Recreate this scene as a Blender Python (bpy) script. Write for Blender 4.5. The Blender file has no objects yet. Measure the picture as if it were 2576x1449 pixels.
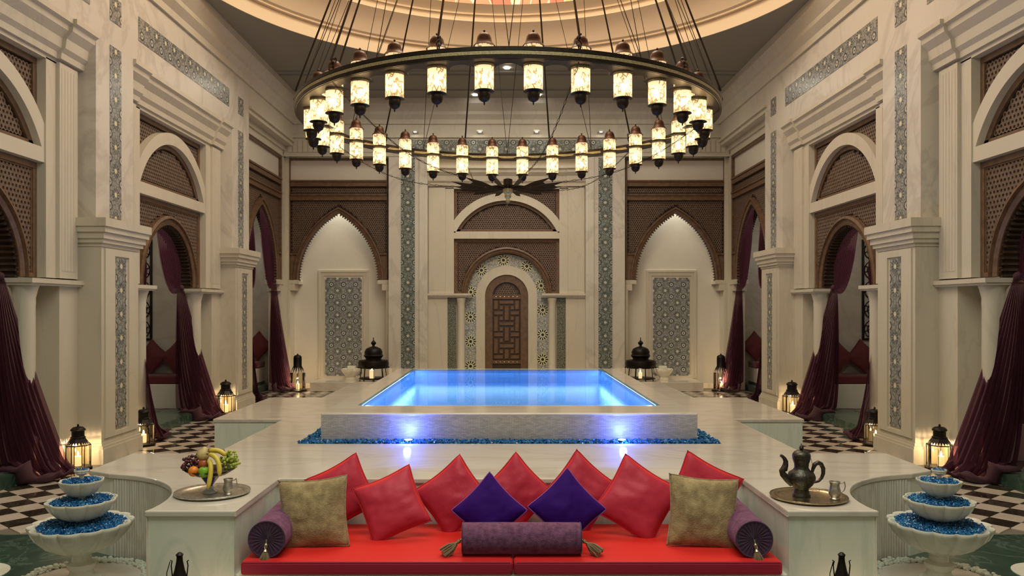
import bpy, bmesh, math, random
from mathutils import Vector, Matrix
PI = math.pi
R_ = math.radians
sin, cos = math.sin, math.cos
random.seed(7)
SC = bpy.context.scene
COL = SC.collection

# ------------------------------------------------------------ camera
cam_d = bpy.data.cameras.new('camera')
cam = bpy.data.objects.new('camera', cam_d)
COL.objects.link(cam)
cam.location = (-0.05, 0.0, 2.25)
cam.rotation_euler = (R_(90), 0, 0)
cam_d.sensor_width = 36
cam_d.lens = 2000 / 2576 * 36
cam_d.shift_x = 18 / 2576
cam_d.shift_y = 50.5 / 2576
cam_d.clip_end = 200
SC.camera = cam

# ------------------------------------------------------------ world, exposure, lights
w = bpy.data.worlds.new('world')
SC.world = w
w.use_nodes = True
w.node_tree.nodes['Background'].inputs[0].default_value = (0.30, 0.26, 0.22, 1)
w.node_tree.nodes['Background'].inputs[1].default_value = 0.3
SC.view_settings.view_transform = 'Standard'
SC.view_settings.look = 'None'
SC.view_settings.exposure = 0.0
SC.view_settings.gamma = 1.0
SC.view_settings.use_curve_mapping = False

def light(name, kind, loc, energy, color, size=1.0, rot=(0, 0, 0), sy=None, spot=None, shape=None):
    d = bpy.data.lights.new(name, kind)
    d.energy = energy
    d.color = color
    if kind == 'AREA':
        d.shape = shape or ('RECTANGLE' if sy else 'DISK')
        d.size = size
        if sy:
            d.size_y = sy
    else:
        d.shadow_soft_size = size
    if spot:
        d.spot_size = spot
        d.spot_blend = 0.7
    o = bpy.data.objects.new(name, d)
    o.location = loc
    o.rotation_euler = rot
    COL.objects.link(o)
    return o

WARM = (1.0, 0.78, 0.55)
SOFT = (1.0, 0.94, 0.77)
light('dome_skylight', 'AREA', (0, 13.1, 11.5), 490, (1.0, 0.95, 0.76), 5.0)
light('ceiling_fill_near', 'AREA', (0, 3.6, 7.9), 450, (0.98, 1.0, 0.86), 7.0, sy=4.0)  # unseen broad fill added for the front faces, standing in for recessed downlights
light('ceiling_light_rear', 'AREA', (0, 20.0, 7.85), 105, SOFT, 9.0, sy=1.2)
for i in range(16):                                   # warm cove lamps round the inside of the dome
    a = 2 * PI * (i + .5) / 16
    light('dome_cove_lamp', 'POINT', (3.5 * cos(a), 13.1 + 3.5 * sin(a), 8.95), 11, (1.0, 0.66, 0.30), 0.10)

# ------------------------------------------------------------ materials
MATS = {}
class NT:
    def __init__(s, name):
        s.m = bpy.data.materials.new(name)
        s.m.use_nodes = True
        s.t = s.m.node_tree
        s.b = s.t.nodes['Principled BSDF']
        s.out = s.t.nodes['Material Output']
    def n(s, typ, **kw):
        x = s.t.nodes.new(typ)
        for k, v in kw.items():
            setattr(x, k, v)
        return x
    def l(s, a, b):
        s.t.links.new(a, b)
    def setin(s, sock, v):
        if isinstance(v, (int, float)):
            sock.default_value = v
        elif isinstance(v, tuple):
            sock.default_value = (*v, 1) if len(v) == 3 and len(sock.default_value) == 4 else v
        else:
            s.l(v, sock)
    def math(s, op, a, b=0.0, c=0.0):
        x = s.n('ShaderNodeMath', operation=op)
        s.setin(x.inputs[0], a); s.setin(x.inputs[1], b); s.setin(x.inputs[2], c)
        return x.outputs[0]
    def mix(s, f, a, b):
        x = s.n('ShaderNodeMix', data_type='RGBA')
        s.setin(x.inputs[0], f); s.setin(x.inputs[6], a); s.setin(x.inputs[7], b)
        return x.outputs[2]
    def pos(s):
        return s.n('ShaderNodeNewGeometry').outputs['Position']
    def obj(s):
        return s.n('ShaderNodeTexCoord').outputs['Object']
    def uv(s):
        return s.n('ShaderNodeTexCoord').outputs['UV']
    def mapping(s, v, sc):
        x = s.n('ShaderNodeMapping')
        s.l(v, x.inputs[0]); x.inputs[3].default_value = sc
        return x.outputs[0]
    def noise(s, v, scale, detail=4, rough=.55, dist=0.0):
        x = s.n('ShaderNodeTexNoise')
        s.l(v, x.inputs['Vector']); x.inputs['Scale'].default_value = scale
        x.inputs['Detail'].default_value = detail; x.inputs['Roughness'].default_value = rough
        x.inputs['Distortion'].default_value = dist
        return x.outputs[0]
    def ramp(s, f, stops):
        x = s.n('ShaderNodeValToRGB')
        s.l(f, x.inputs[0])
        e = x.color_ramp.elements
        while len(e) < len(stops):
            e.new(.5)
        for i, (p, c) in enumerate(stops):
            e[i].position = p
            e[i].color = (*c, 1) if not isinstance(c, float) else (c, c, c, 1)
        return x.outputs[0]
    def bump(s, h, strength=.3, dist=.01):
        x = s.n('ShaderNodeBump')
        s.l(h, x.inputs['Height']); x.inputs['Strength'].default_value = strength
        x.inputs['Distance'].default_value = dist
        s.l(x.outputs[0], s.b.inputs['Normal'])
    def fin(s, col=None, rough=None, metal=None, **kw):
        if col is not None: s.setin(s.b.inputs['Base Color'], col)
        if rough is not None: s.setin(s.b.inputs['Roughness'], rough)
        if metal is not None: s.setin(s.b.inputs['Metallic'], metal)
        for k, v in kw.items():
            s.setin(s.b.inputs[k.replace('_', ' ')], v)
        MATS[s.m.name] = s.m
        return s.m

def marble(name, c1, c2, vein, scale, rough, stretch=(1, 1, 1), veinw=.035, bumpv=0):
    t = NT(name)
    p = t.mapping(t.pos(), stretch)
    n1 = t.noise(p, scale, 5, .6, .6)
    base = t.mix(t.ramp(n1, [(.3, 0.0), (.7, 1.0)]), c1, c2)
    n2 = t.noise(p, scale * .55, 6, .6, 1.4)
    v = t.math('ABSOLUTE', t.math('SUBTRACT', n2, .5))
    vm = t.ramp(v, [(0.0, 1.0), (veinw, 0.0)])
    col = t.mix(t.math('MULTIPLY', vm, .5), base, vein)
    return t.fin(col, rough)

M_wall = marble('cream_stone', (.575, .525, .42), (.63, .58, .47), (.50, .455, .37), 1.2, .42, (1, 1, .25), .02)
M_marble = marble('veined_marble', (.60, .56, .48), (.67, .63, .555), (.42, .38, .33), .9, .36, (1, 1, .7), .045)
M_dais = marble('dais_marble', (.62, .565, .475), (.68, .625, .54), (.53, .46, .385), 1.1, .10, (.6, 1.5, 1), .04)
M_block = marble('pale_green_marble', (.70, .74, .62), (.78, .80, .69), (.54, .63, .52), 1.6, .16, (2.2, 2.2, .5), .05)
M_green = marble('dark_green_marble', (.025, .055, .038), (.05, .09, .065), (.15, .22, .17), 3.0, .2, (1, 1, 1), .03)
M_plaster = marble('white_plaster', (.70, .655, .56), (.73, .685, .59), (.66, .61, .52), .8, .6, (1, 1, 1), .01)
M_alcove = marble('alcove_marble', (.50, .44, .38), (.56, .50, .44), (.40, .34, .30), 1.5, .4, (1, 1, 1), .05)
M_bowl = marble('white_bowl_marble', (.72, .69, .58), (.78, .75, .65), (.62, .58, .46), 3.0, .25, (1, 1, 1), .03)
M_flute = marble('fluted_marble', (.60, .57, .48), (.66, .63, .54), (.45, .38, .26), 2.2, .2, (3, 3, .4), .05)
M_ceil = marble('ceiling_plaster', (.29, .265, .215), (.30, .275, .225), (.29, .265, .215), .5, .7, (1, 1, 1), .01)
M_dome = marble('dome_plaster', (.74, .60, .42), (.75, .61, .43), (.74, .60, .42), .5, .7, (1, 1, 1), .01)

def simple(name, col, rough, metal=0.0, bump=None, var=None, **kw):
    t = NT(name)
    c = col
    if var:
        c = t.mix(t.ramp(t.noise(t.obj(), var[0], 4), [(.35, 0.0), (.65, 1.0)]), col, var[1])
    if bump:
        t.bump(t.noise(t.obj(), bump[0], 3), bump[1], bump[2])
    return t.fin(c, rough, metal, **kw)

M_white_tile = marble('white_floor_tile', (.58, .50, .41), (.66, .58, .49), (.48, .40, .33), 2.0, .10)
M_black_tile = marble('black_floor_tile', (.020, .017, .012), (.045, .035, .024), (.09, .08, .06), 2.5, .08)
M_grout = simple('grout', (.16, .14, .11), .6)
M_wood = simple('carved_wood', (.115, .062, .032), .42, var=(9.0, (.175, .10, .055)))
M_wood_d = simple('dark_wood_backing', (.018, .010, .008), .7)
M_lattice = simple('lattice_wood', (.105, .066, .044), .5, var=(30.0, (.18, .12, .085)))
M_iron = simple('dark_iron', (.018, .014, .012), .42, .7)
M_bronze = simple('dark_bronze', (.022, .016, .012), .38, .7, var=(20.0, (.035, .024, .017)))
M_copper = simple('copper_cap', (.055, .024, .013), .38, .75)
M_gold = simple('engraved_brass_band', (.46, .40, .22), .5, .5, bump=(60.0, .6, .01), var=(45.0, (.30, .25, .13)))
M_brass = simple('pale_brass', (.55, .50, .30), .3, .9)
M_silver = simple('chased_silver', (.60, .56, .47), .36, .85, bump=(70.0, .5, .004), var=(30.0, (.38, .35, .29)))
M_traygold = simple('chased_brass_tray', (.48, .38, .24), .25, .95, bump=(70.0, .5, .004), var=(25.0, (.30, .24, .16)))
M_pewter = simple('dark_pewter', (.10, .088, .07), .34, .85, bump=(90.0, .6, .004), var=(60.0, (.05, .045, .038)))
def shot(name, facing, grazing, rough, bump, lo=.35, hi=.85):
    # shot silk: crimson weft seen face on, orange red warp seen along the cloth
    t = NT(name)
    lw = t.n('ShaderNodeLayerWeight'); lw.inputs[0].default_value = .5
    t.bump(t.noise(t.obj(), bump[0], 3), bump[1], bump[2])
    return t.fin(t.mix(t.ramp(lw.outputs['Facing'], [(lo, 0.0), (hi, 1.0)]), facing, grazing), rough, Specular_IOR_Level=.3)
M_red = shot('red_shot_satin', (.52, .028, .058), (.82, .045, .028), .5, (5.0, .35, .03), .25, .75)
M_redseat = shot('red_seat_fabric', (.36, .018, .045), (.82, .026, .012), .5, (2.5, .12, .03), .35, .8)
M_darkred = simple('dark_red_fabric', (.115, .010, .012), .75, Sheen_Weight=.2)
M_purple = simple('purple_velvet', (.032, .003, .13), .7, bump=(6.0, .3, .02), Sheen_Weight=.12, Sheen_Tint=(.30, .05, .9, 1), Specular_IOR_Level=.12)
M_purpletrim = simple('violet_piping', (.25, .06, .32), .5)
M_redtrim = simple('red_piping', (.50, .02, .05), .5)
M_tan = simple('tan_chenille', (.24, .165, .072), .85, bump=(90.0, .9, .006), var=(14.0, (.42, .31, .15)), Sheen_Weight=.2)
M_plum = simple('plum_chenille', (.085, .022, .062), .8, bump=(120.0, .9, .006), var=(26.0, (.19, .065, .14)), Sheen_Weight=.35, Sheen_Tint=(.8, .4, .7, 1))
M_plumend = simple('dark_plum_gathered_cloth', (.045, .012, .05), .7, Sheen_Weight=.3)
M_tassel = simple('bronze_tassel_thread', (.24, .17, .09), .6)
M_candle = simple('candle_wax', (.85, .70, .42), .5, Emission_Color=(1.0, .72, .36, 1), Emission_Strength=.8)
M_chipb = None

def emit(name, col, st):
    t = NT(name)
    return t.fin((0, 0, 0), 1.0, Emission_Color=(*col, 1), Emission_Strength=st)
M_flame = emit('candle_flame', (1.0, .80, .50), 70)
M_bulb = emit('lamp_filament_bulb', (1.0, .80, .50), 30)
M_spot = emit('spot_lamp_lens', (1.0, .95, .85), 25)
M_blueled = emit('blue_spot_lens', (.25, .35, 1.0), 30)

t = NT('blue_glass_chips')
v = t.n('ShaderNodeTexVoronoi'); t.l(t.pos(), v.inputs['Vector']); v.inputs['Scale'].default_value = 38
M_chips = t.fin(t.ramp(v.outputs['Color'], [(0, (.004, .045, .15)), (.5, (.010, .12, .33)), (1, (.09, .34, .56))]), .12, IOR=1.5)
t = NT('white_pebbles')
M_pebble = t.fin(t.mix(t.noise(t.pos(), 20), (.50, .52, .42), (.70, .72, .60)), .5)

def glassmix(name, tint, alpha, rough=.05, refl=.12):
    t = NT(name)
    tr = t.n('ShaderNodeBsdfTransparent'); tr.inputs[0].default_value = (*tint, 1)
    gl = t.n('ShaderNodeBsdfGlossy'); gl.inputs['Roughness'].default_value = rough
    fr = t.n('ShaderNodeFresnel'); fr.inputs[0].default_value = 1.45
    mx = t.n('ShaderNodeMixShader')
    t.l(t.math('ADD', fr.outputs[0], refl), mx.inputs[0])
    t.l(tr.outputs[0], mx.inputs[1]); t.l(gl.outputs[0], mx.inputs[2])
    t.l(mx.outputs[0], t.out.inputs[0])
    return t.m
M_pane = glassmix('lantern_pane_glass', (.95, .90, .78), 0, .03, .0)
M_crystal = simple('cut_crystal', (.75, .78, .82), .08, Transmission_Weight=.45)
M_cobalt = glassmix('cobalt_glass', (.05, .10, .55), 0, .05, .1)

t = NT('pool_water')
tr = t.n('ShaderNodeBsdfTransparent'); tr.inputs[0].default_value = (.50, .78, 1.0, 1)
gl = t.n('ShaderNodeBsdfGlossy'); gl.inputs['Roughness'].default_value = .02
fr = t.n('ShaderNodeFresnel'); fr.inputs[0].default_value = 1.33
mx = t.n('ShaderNodeMixShader')
bp = t.n('ShaderNodeBump'); bp.inputs['Strength'].default_value = .012; bp.inputs['Distance'].default_value = .05
t.l(t.noise(t.pos(), 2.2, 2), bp.inputs['Height'])
t.l(bp.outputs[0], gl.inputs['Normal']); t.l(bp.outputs[0], fr.inputs['Normal'])
t.l(t.math('MULTIPLY', fr.outputs[0], .72), mx.inputs[0]); t.l(tr.outputs[0], mx.inputs[1]); t.l(gl.outputs[0], mx.inputs[2])
t.l(mx.outputs[0], t.out.inputs[0])
M_water = t.m

t = NT('blue_pool_mosaic')
br = t.n('ShaderNodeTexBrick'); t.l(t.pos(), br.inputs['Vector'])
br.inputs['Scale'].default_value = 20; br.offset = 0
br.inputs['Brick Width'].default_value = .5; br.inputs['Row Height'].default_value = .5; br.inputs['Mortar Size'].default_value = .03
br.inputs['Color1'].default_value = (.015, .11, .42, 1); br.inputs['Color2'].default_value = (.06, .30, .72, 1); br.inputs['Mortar'].default_value = (.20, .42, .70, 1)
M_poolm = t.fin(br.outputs[0], .3)

t = NT('thin_stone_strips')
br = t.n('ShaderNodeTexBrick')
cx = t.n('ShaderNodeSeparateXYZ'); t.l(t.pos(), cx.inputs[0])
cb = t.n('ShaderNodeCombineXYZ'); t.l(t.math('ADD', cx.outputs[0], cx.outputs[1]), cb.inputs[0]); t.l(cx.outputs[2], cb.inputs[1])
t.l(cb.outputs[0], br.inputs['Vector']); br.inputs['Scale'].default_value = 22
br.inputs['Brick Width'].default_value = 1.2; br.inputs['Row Height'].default_value = .28; br.inputs['Mortar Size'].default_value = .02
br.inputs['Color1'].default_value = (.36, .34, .29, 1); br.inputs['Color2'].default_value = (.50, .46, .39, 1); br.inputs['Mortar'].default_value = (.20, .18, .15, 1)
t.bump(br.outputs[1], -.5, .004)
M_strips = t.fin(br.outputs[0], .4)

def rosette(name, cx, cy, ground, ground2, dark, white, big=False):
    t = NT(name)
    s = t.n('ShaderNodeSeparateXYZ'); t.l(t.uv(), s.inputs[0])
    u = t.math('DIVIDE', s.outputs[0], cx); vv = t.math('DIVIDE', s.outputs[1], cy)
    asp = cy / cx
    def cell(off):
        a = t.math('SUBTRACT', t.math('FRACT', t.math('ADD', u, off)), .5)
        b = t.math('MULTIPLY', t.math('SUBTRACT', t.math('FRACT', t.math('ADD', vv, off)), .5), asp)
        r = t.math('SQRT', t.math('ADD', t.math('MULTIPLY', a, a), t.math('MULTIPLY', b, b)))
        th = t.math('ARCTAN2', a, b)
        return r, th
    def band(x, lo, hi):
        return t.math('MULTIPLY', t.math('GREATER_THAN', x, lo), t.math('LESS_THAN', x, hi))
    vo = t.n('ShaderNodeTexVoronoi', feature='DISTANCE_TO_EDGE')
    mp = t.mapping(t.uv(), (1, 1, 1)); t.l(mp, vo.inputs['Vector']); vo.inputs['Scale'].default_value = 5.5 / cx * .9
    col = t.mix(t.math('LESS_THAN', vo.outputs[0], .10), ground2, ground)
    vo2 = t.n('ShaderNodeTexVoronoi'); t.l(mp, vo2.inputs['Vector']); vo2.inputs['Scale'].default_value = 9 / cx
    col = t.mix(t.math('MULTIPLY', t.math('LESS_THAN', vo2.outputs[0], .25), .55), col, dark)
    r1, th1 = cell(0.5); r2, th2 = cell(0.0)
    if big:
        pet = t.math('GREATER_THAN', t.math('COSINE', t.math('MULTIPLY', th2, 12)), -.1)
        col = t.mix(t.math('LESS_THAN', r2, .52), col, white)
        col = t.mix(t.math('MULTIPLY', band(r2, .24, .48), pet), col, dark)
        col = t.mix(t.math('LESS_THAN', r2, .13), col, dark)
    else:
        pet = t.math('GREATER_THAN', t.math('COSINE', t.math('MULTIPLY', th1, 12)), 0)
        col = t.mix(t.math('MULTIPLY', band(r1, .14, .30), t.math('MULTIPLY', pet, .75)), col, dark)
        col = t.mix(t.math('LESS_THAN', r1, .10), col, white)
        col = t.mix(t.math('MULTIPLY', band(r2, .15, .21), .9), col, dark)
        col = t.mix(band(r2, .05, .13), col, tuple(x * 1.5 for x in ground2))
        col = t.mix(t.math('LESS_THAN', r2, .05), col, dark)
    return t.fin(col, .25)
M_tileA = rosette('grey_star_mosaic', .36, .36, (.19, .20, .20), (.34, .33, .30), (.035, .045, .04), (.72, .68, .45))
M_tileP = rosette('panel_star_mosaic', .347, .347, (.20, .21, .21), (.34, .34, .33), (.035, .04, .04), (.62, .62, .52))
M_tileG = rosette('green_star_mosaic', .37, .37, (.12, .15, .14), (.25, .27, .25), (.03, .04, .035), (.55, .55, .45))
M_tileB = rosette('black_rosette_mosaic', .315, .70, (.26, .28, .27), (.52, .52, .46), (.010, .015, .008), (.66, .64, .44), True)
M_tileD = rosette('dark_lattice_mosaic', .10, .16, (.03, .04, .03), (.30, .30, .24), (.012, .016, .012), (.5, .5, .4))

t = NT('stained_glass')
vo = t.n('ShaderNodeTexVoronoi'); t.l(t.obj(), vo.inputs['Vector']); vo.inputs['Scale'].default_value = 2.6
ve = t.n('ShaderNodeTexVoronoi', feature='DISTANCE_TO_EDGE'); t.l(t.obj(), ve.inputs['Vector']); ve.inputs['Scale'].default_value = 2.6
c = t.ramp(vo.outputs['Color'], [(0, (.95, .16, .05)), (.30, (.95, .30, .10)), (.48, (1.0, .55, .15)), (.6, (.95, .35, .18)), (.72, (.9, .75, .35)), (.85, (.12, .22, .55)), (1, (.25, .45, .70))])
t.t.nodes[-1].color_ramp.interpolation = 'CONSTANT'
c = t.mix(t.math('LESS_THAN', ve.outputs[0], .035), c, (1.0, .85, .5))
M_stain = t.fin((.05, .05, .05), .4, Emission_Color=c, Emission_Strength=1.1)

# lamp glass: translucent amber glass with a dark filigree
t = NT('etched_amber_glass')
tl = t.n('ShaderNodeBsdfTranslucent'); tp = t.n('ShaderNodeBsdfTransparent'); df = t.n('ShaderNodeEmission')
nz = t.n('ShaderNodeTexVoronoi', feature='DISTANCE_TO_EDGE'); t.l(t.mapping(t.obj(), (1, 1, .6)), nz.inputs['Vector']); nz.inputs['Scale'].default_value = 24
sz = t.n('ShaderNodeSeparateXYZ'); t.l(t.obj(), sz.inputs[0])
ndt = t.noise(t.obj(), 9, 1)
fil = t.math('MULTIPLY', t.math('LESS_THAN', nz.outputs[0], .10), t.math('GREATER_THAN', ndt, .50))
gcol = t.mix(fil, (1.0, .83, .56), (.34, .20, .08))
t.l(gcol, tl.inputs[0]); tp.inputs[0].default_value = (1, .86, .62, 1)
t.l(gcol, df.inputs[0]); df.inputs[1].default_value = .44
m1 = t.n('ShaderNodeMixShader'); m1.inputs[0].default_value = .35
t.l(tl.outputs[0], m1.inputs[1]); t.l(tp.outputs[0], m1.inputs[2])
ad = t.n('ShaderNodeAddShader'); t.l(m1.outputs[0], ad.inputs[0]); t.l(df.outputs[0], ad.inputs[1])
t.l(ad.outputs[0], t.out.inputs[0])
M_lampglass = t.m

# sheer curtain
t = NT('sheer_plum_voile')
dfs = t.n('ShaderNodeBsdfDiffuse'); dfs.inputs[0].default_value = (.135, .048, .080, 1)
tls = t.n('ShaderNodeBsdfTranslucent'); tls.inputs[0].default_value = (.18, .062, .10, 1)
sh = t.n('ShaderNodeBsdfSheen'); sh.inputs[0].default_value = (.42, .22, .28, 1)
tps = t.n('ShaderNodeBsdfTransparent'); tps.inputs[0].default_value = (.62, .42, .48, 1)
a1 = t.n('ShaderNodeMixShader'); a1.inputs[0].default_value = .4; t.l(dfs.outputs[0], a1.inputs[1]); t.l(tls.outputs[0], a1.inputs[2])
a2 = t.n('ShaderNodeMixShader'); a2.inputs[0].default_value = .35; t.l(a1.outputs[0], a2.inputs[1]); t.l(sh.outputs[0], a2.inputs[2])
a3 = t.n('ShaderNodeMixShader'); lwv = t.n('ShaderNodeLayerWeight'); lwv.inputs[0].default_value = .5; t.l(t.ramp(lwv.outputs['Facing'], [(.05, .66), (.75, .16)]), a3.inputs[0]); t.l(a2.outputs[0], a3.inputs[1]); t.l(tps.outputs[0], a3.inputs[2])
t.l(a3.outputs[0], t.out.inputs[0])
M_voile = t.m

# ------------------------------------------------------------ mesh builder
class MB:
    def __init__(s):
        s.v = []; s.f = []; s.uv = []
    def add(s, vs, fs, uvs=None):
        o = len(s.v)
        s.v += [tuple(p) for p in vs]
        for i, f in enumerate(fs):
            s.f.append([o + k for k in f])
            s.uv.append(uvs[i] if uvs else None)
        return s
    def box(s, x0, x1, y0, y1, z0, z1):
        V = [(x, y, z) for x in (x0, x1) for y in (y0, y1) for z in (z0, z1)]
        F = [(0, 1, 3, 2), (4, 6, 7, 5), (0, 4, 5, 1), (2, 3, 7, 6), (0, 2, 6, 4), (1, 5, 7, 3)]
        U = []
        for f in F:
            n = [len({V[k][a] for k in f}) for a in range(3)]
            fl = n.index(1)
            ax = [a for a in range(3) if a != fl]
            U.append([(V[k][ax[0]], V[k][ax[1]]) for k in f])
        return s.add(V, F, U)
    def prism(s, pts, z0, z1):
        n = len(pts)
        V = [(x, y, z0) for x, y in pts] + [(x, y, z1) for x, y in pts]
        F = [tuple(range(n))[::-1], tuple(range(n, 2 * n))]
        F += [(i, (i + 1) % n, n + (i + 1) % n, n + i) for i in range(n)]
        return s.add(V, F)
    def strip(s, us, lo, hi, d0, d1):
        """solid between curves lo(u) and hi(u) in the x-z plane, from y=d0 to y=d1"""
        n = len(us)
        V = []
        for u in us:
            a, b = lo(u), hi(u)
            V += [(u, d0, a), (u, d0, b), (u, d1, a), (u, d1, b)]
        F = []; U = []
        for i in range(n - 1):
            a, b = 4 * i, 4 * i + 4
            for q in ((a, b, b + 1, a + 1), (a + 2, a + 3, b + 3, b + 2), (a + 1, b + 1, b + 3, a + 3), (a, a + 2, b + 2, b)):
                F.append(q); U.append([(V[k][0], V[k][2]) for k in q])
        for q in ((0, 1, 3, 2), (4 * n - 4, 4 * n - 2, 4 * n - 1, 4 * n - 3)):
            F.append(q); U.append([(V[k][0], V[k][2]) for k in q])
        return s.add(V, F, U)
    def sweep(s, path, prof, closed=False):
        """path: list of (point, out, up); prof: closed list of (a,b) -> point + a*out + b*up"""
        n, m = len(path), len(prof)
        V = []
        for p, o, u in path:
            for a, b in prof:
                V.append((p[0] + a * o[0] + b * u[0], p[1] + a * o[1] + b * u[1], p[2] + a * o[2] + b * u[2]))
        F = []
        for i in range(n if closed else n - 1):
            j = (i + 1) % n
            for k in range(m):
                l = (k + 1) % m
                F.append((i * m + k, i * m + l, j * m + l, j * m + k))
        if not closed:
            F.append(tuple(range(m))[::-1]); F.append(tuple(range((n - 1) * m, n * m)))
        return s.add(V, F)
    def tube(s, pts, r, seg=8, closed=False):
        P = [Vector(p) for p in pts]
        n = len(P)
        rr = r if isinstance(r, (list, tuple)) else [r] * n
        path = []
        up = Vector((0, 0, 1))
        prev = None
        V = []
        for i in range(n):
            if closed:
                d = P[(i + 1) % n] - P[i - 1]
            else:
                d = P[min(i + 1, n - 1)] - P[max(i - 1, 0)]
            d.normalize()
            if prev is None:
                a = d.cross(up)
                if a.length < .05: a = d.cross(Vector((1, 0, 0)))
            else:
                a = prev - d * prev.dot(d)
            a.normalize(); prev = a
            b = d.cross(a)
            for k in range(seg):
                t_ = 2 * PI * k / seg
                V.append(P[i] + (a * cos(t_) + b * sin(t_)) * rr[i])
        F = []
        for i in range(n if closed else n - 1):
            j = (i + 1) % n
            for k in range(seg):
                l = (k + 1) % seg
                F.append((i * seg + k, i * seg + l, j * seg + l, j * seg + k))
        if not closed:
            F.append(tuple(range(seg))[::-1]); F.append(tuple(range((n - 1) * seg, n * seg)))
        return s.add(V, F)
    def lathe(s, prof, seg=24, c=(0, 0, 0), axis='z', mod=None, cap=True):
        V = []
        for r, z in prof:
            for k in range(seg):
                t_ = 2 * PI * k / seg
                q = r * (mod(t_) if mod else 1)
                V.append((c[0] + q * cos(t_), c[1] + q * sin(t_), c[2] + z))
        m = len(prof)
        F = []
        for i in range(m - 1):
            for k in range(seg):
                l = (k + 1) % seg
                F.append((i * seg + k, i * seg + l, (i + 1) * seg + l, (i + 1) * seg + k))
        if cap:
            F.append(tuple(range(seg))[::-1]); F.append(tuple(range((m - 1) * seg, m * seg)))
        if axis != 'z':
            V = [(z - c[2] + c[0] if 0 else z, y, x) if axis == 'x' else (x, z, y) for x, y, z in V]
        return s.add(V, F)
    def sphere(s, c, r, seg=10, rings=6, sc=(1, 1, 1)):
        pr = [(max(1e-4, sin(PI * i / rings)), -cos(PI * i / rings)) for i in range(rings + 1)]
        V = []
        for a, z in pr:
            for k in range(seg):
                t_ = 2 * PI * k / seg
                V.append((c[0] + r * a * cos(t_) * sc[0], c[1] + r * a * sin(t_) * sc[1], c[2] + r * z * sc[2]))
        F = [(i * seg + k, i * seg + (k + 1) % seg, (i + 1) * seg + (k + 1) % seg, (i + 1) * seg + k) for i in range(rings) for k in range(seg)]
        return s.add(V, F)
    def chip(s, c, r, rnd=random):
        a, b, g = rnd.random() * 6, rnd.random() * 6, rnd.random() * 6
        m = Matrix.Rotation(a, 3, 'X') @ Matrix.Rotation(b, 3, 'Y') @ Matrix.Rotation(g, 3, 'Z')
        V = [Vector(c) + m @ Vector(p) * r * (.7 + .6 * rnd.random()) for p in ((1, 0, 0), (-1, 0, 0), (0, 1, 0), (0, -1, 0), (0, 0, .8), (0, 0, -.8))]
        return s.add(V, [(0, 2, 4), (2, 1, 4), (1, 3, 4), (3, 0, 4), (2, 0, 5), (1, 2, 5), (3, 1, 5), (0, 3, 5)])
    def mesh(s, name, mat, smooth=False, fix=True, angle=40):
        me = bpy.data.meshes.new(name)
        me.from_pydata(s.v, [], s.f)
        if any(u is not None for u in s.uv):
            L = me.uv_layers.new(name='uv')
            k = 0
            for f, u in zip(s.f, s.uv):
                for i in range(len(f)):
                    L.data[k].uv = u[i] if u else (0, 0)
                    k += 1
        if fix:
            bm = bmesh.new(); bm.from_mesh(me)
            bmesh.ops.recalc_face_normals(bm, faces=bm.faces)
            bm.to_mesh(me); bm.free()
        me.materials.append(mat)
        if smooth:
            me.shade_smooth()
            if angle < 180:
                me.set_sharp_from_angle(angle=R_(angle))
        return me
    def obj(s, name, mat, parent=None, smooth=False, fix=True, angle=40, bevel=0):
        o = bpy.data.objects.new(name, s.mesh(name, mat, smooth, fix, angle))
        COL.objects.link(o)
        if parent: o.parent = parent
        if bevel:
            b = o.modifiers.new('bevel', 'BEVEL'); b.width = bevel; b.segments = 2; b.limit_method = 'ANGLE'
        return o

def tag(o, label=None, cat=None, group=None, kind=None):
    if label: o['label'] = label
    if cat: o['category'] = cat
    if group: o['group'] = group
    if kind: o['kind'] = kind
    return o
def empty(name, loc=(0, 0, 0), rz=0, parent=None):
    o = bpy.data.objects.new(name, None)
    o.empty_display_size = .1
    o.location = loc; o.rotation_euler = (0, 0, rz)
    if parent: o.parent = parent
    COL.objects.link(o)
    return o
def kids(o):
    return [c for c in bpy.data.objects if c.parent == o]
def copy_tree(o, parent=None, ch=None):
    if ch is None:
        ch = {}
        for x in bpy.data.objects:
            if x.parent: ch.setdefault(x.parent.name, []).append(x)
    c = o.copy(); COL.objects.link(c); c.parent = parent
    for k in ch.get(o.name, []):
        copy_tree(k, c, ch)
    return c
def place(o, loc, rz=0, sc=None):
    o.location = loc; o.rotation_euler = (0, 0, rz)
    if sc: o.scale = (sc, sc, sc)
    return o
def circ(n, r, c=(0, 0), a0=0, a1=2 * PI):
    return [(c[0] + r * cos(a0 + (a1 - a0) * i / n), c[1] + r * sin(a0 + (a1 - a0) * i / n)) for i in range(n + 1)]
def cosspace(a, b, n):
    return [a + (b - a) * (.5 - .5 * cos(PI * i / n)) for i in range(n + 1)]

def arch_pt(a, h, z0):
    """pointed arch of half width a, rise h >= a, springing at z0; returns z(u)"""
    Rr = (a * a + h * h) / (2 * a)
    def z(u):
        x = abs(u) + Rr - a
        return z0 + math.sqrt(max(0, Rr * Rr - x * x))
    return z
def arch_path(a, h, z0, n=40, d=0.0):
    """points along a pointed arch with outward normals in x-z plane"""
    Rr = (a * a + h * h) / (2 * a)
    am = math.atan2(h, Rr - a)
    P = []
    for i in range(n + 1):
        th = am * i / n
        P.append(((-(a - Rr) + -Rr * cos(th)), d, z0 + Rr * sin(th), -cos(th), sin(th)))
    P2 = [(-x, y, z, -nx, nz) for x, y, z, nx, nz in reversed(P)]
    mid = P[-1]
    Q = P[:-1] + [(0, d, mid[2], 0, 1.0 / max(.3, sin(am)) )] + P2[1:]
    return [((x, y, z), (nx, 0, nz), (0, 1, 0)) for x, y, z, nx, nz in Q]

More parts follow.
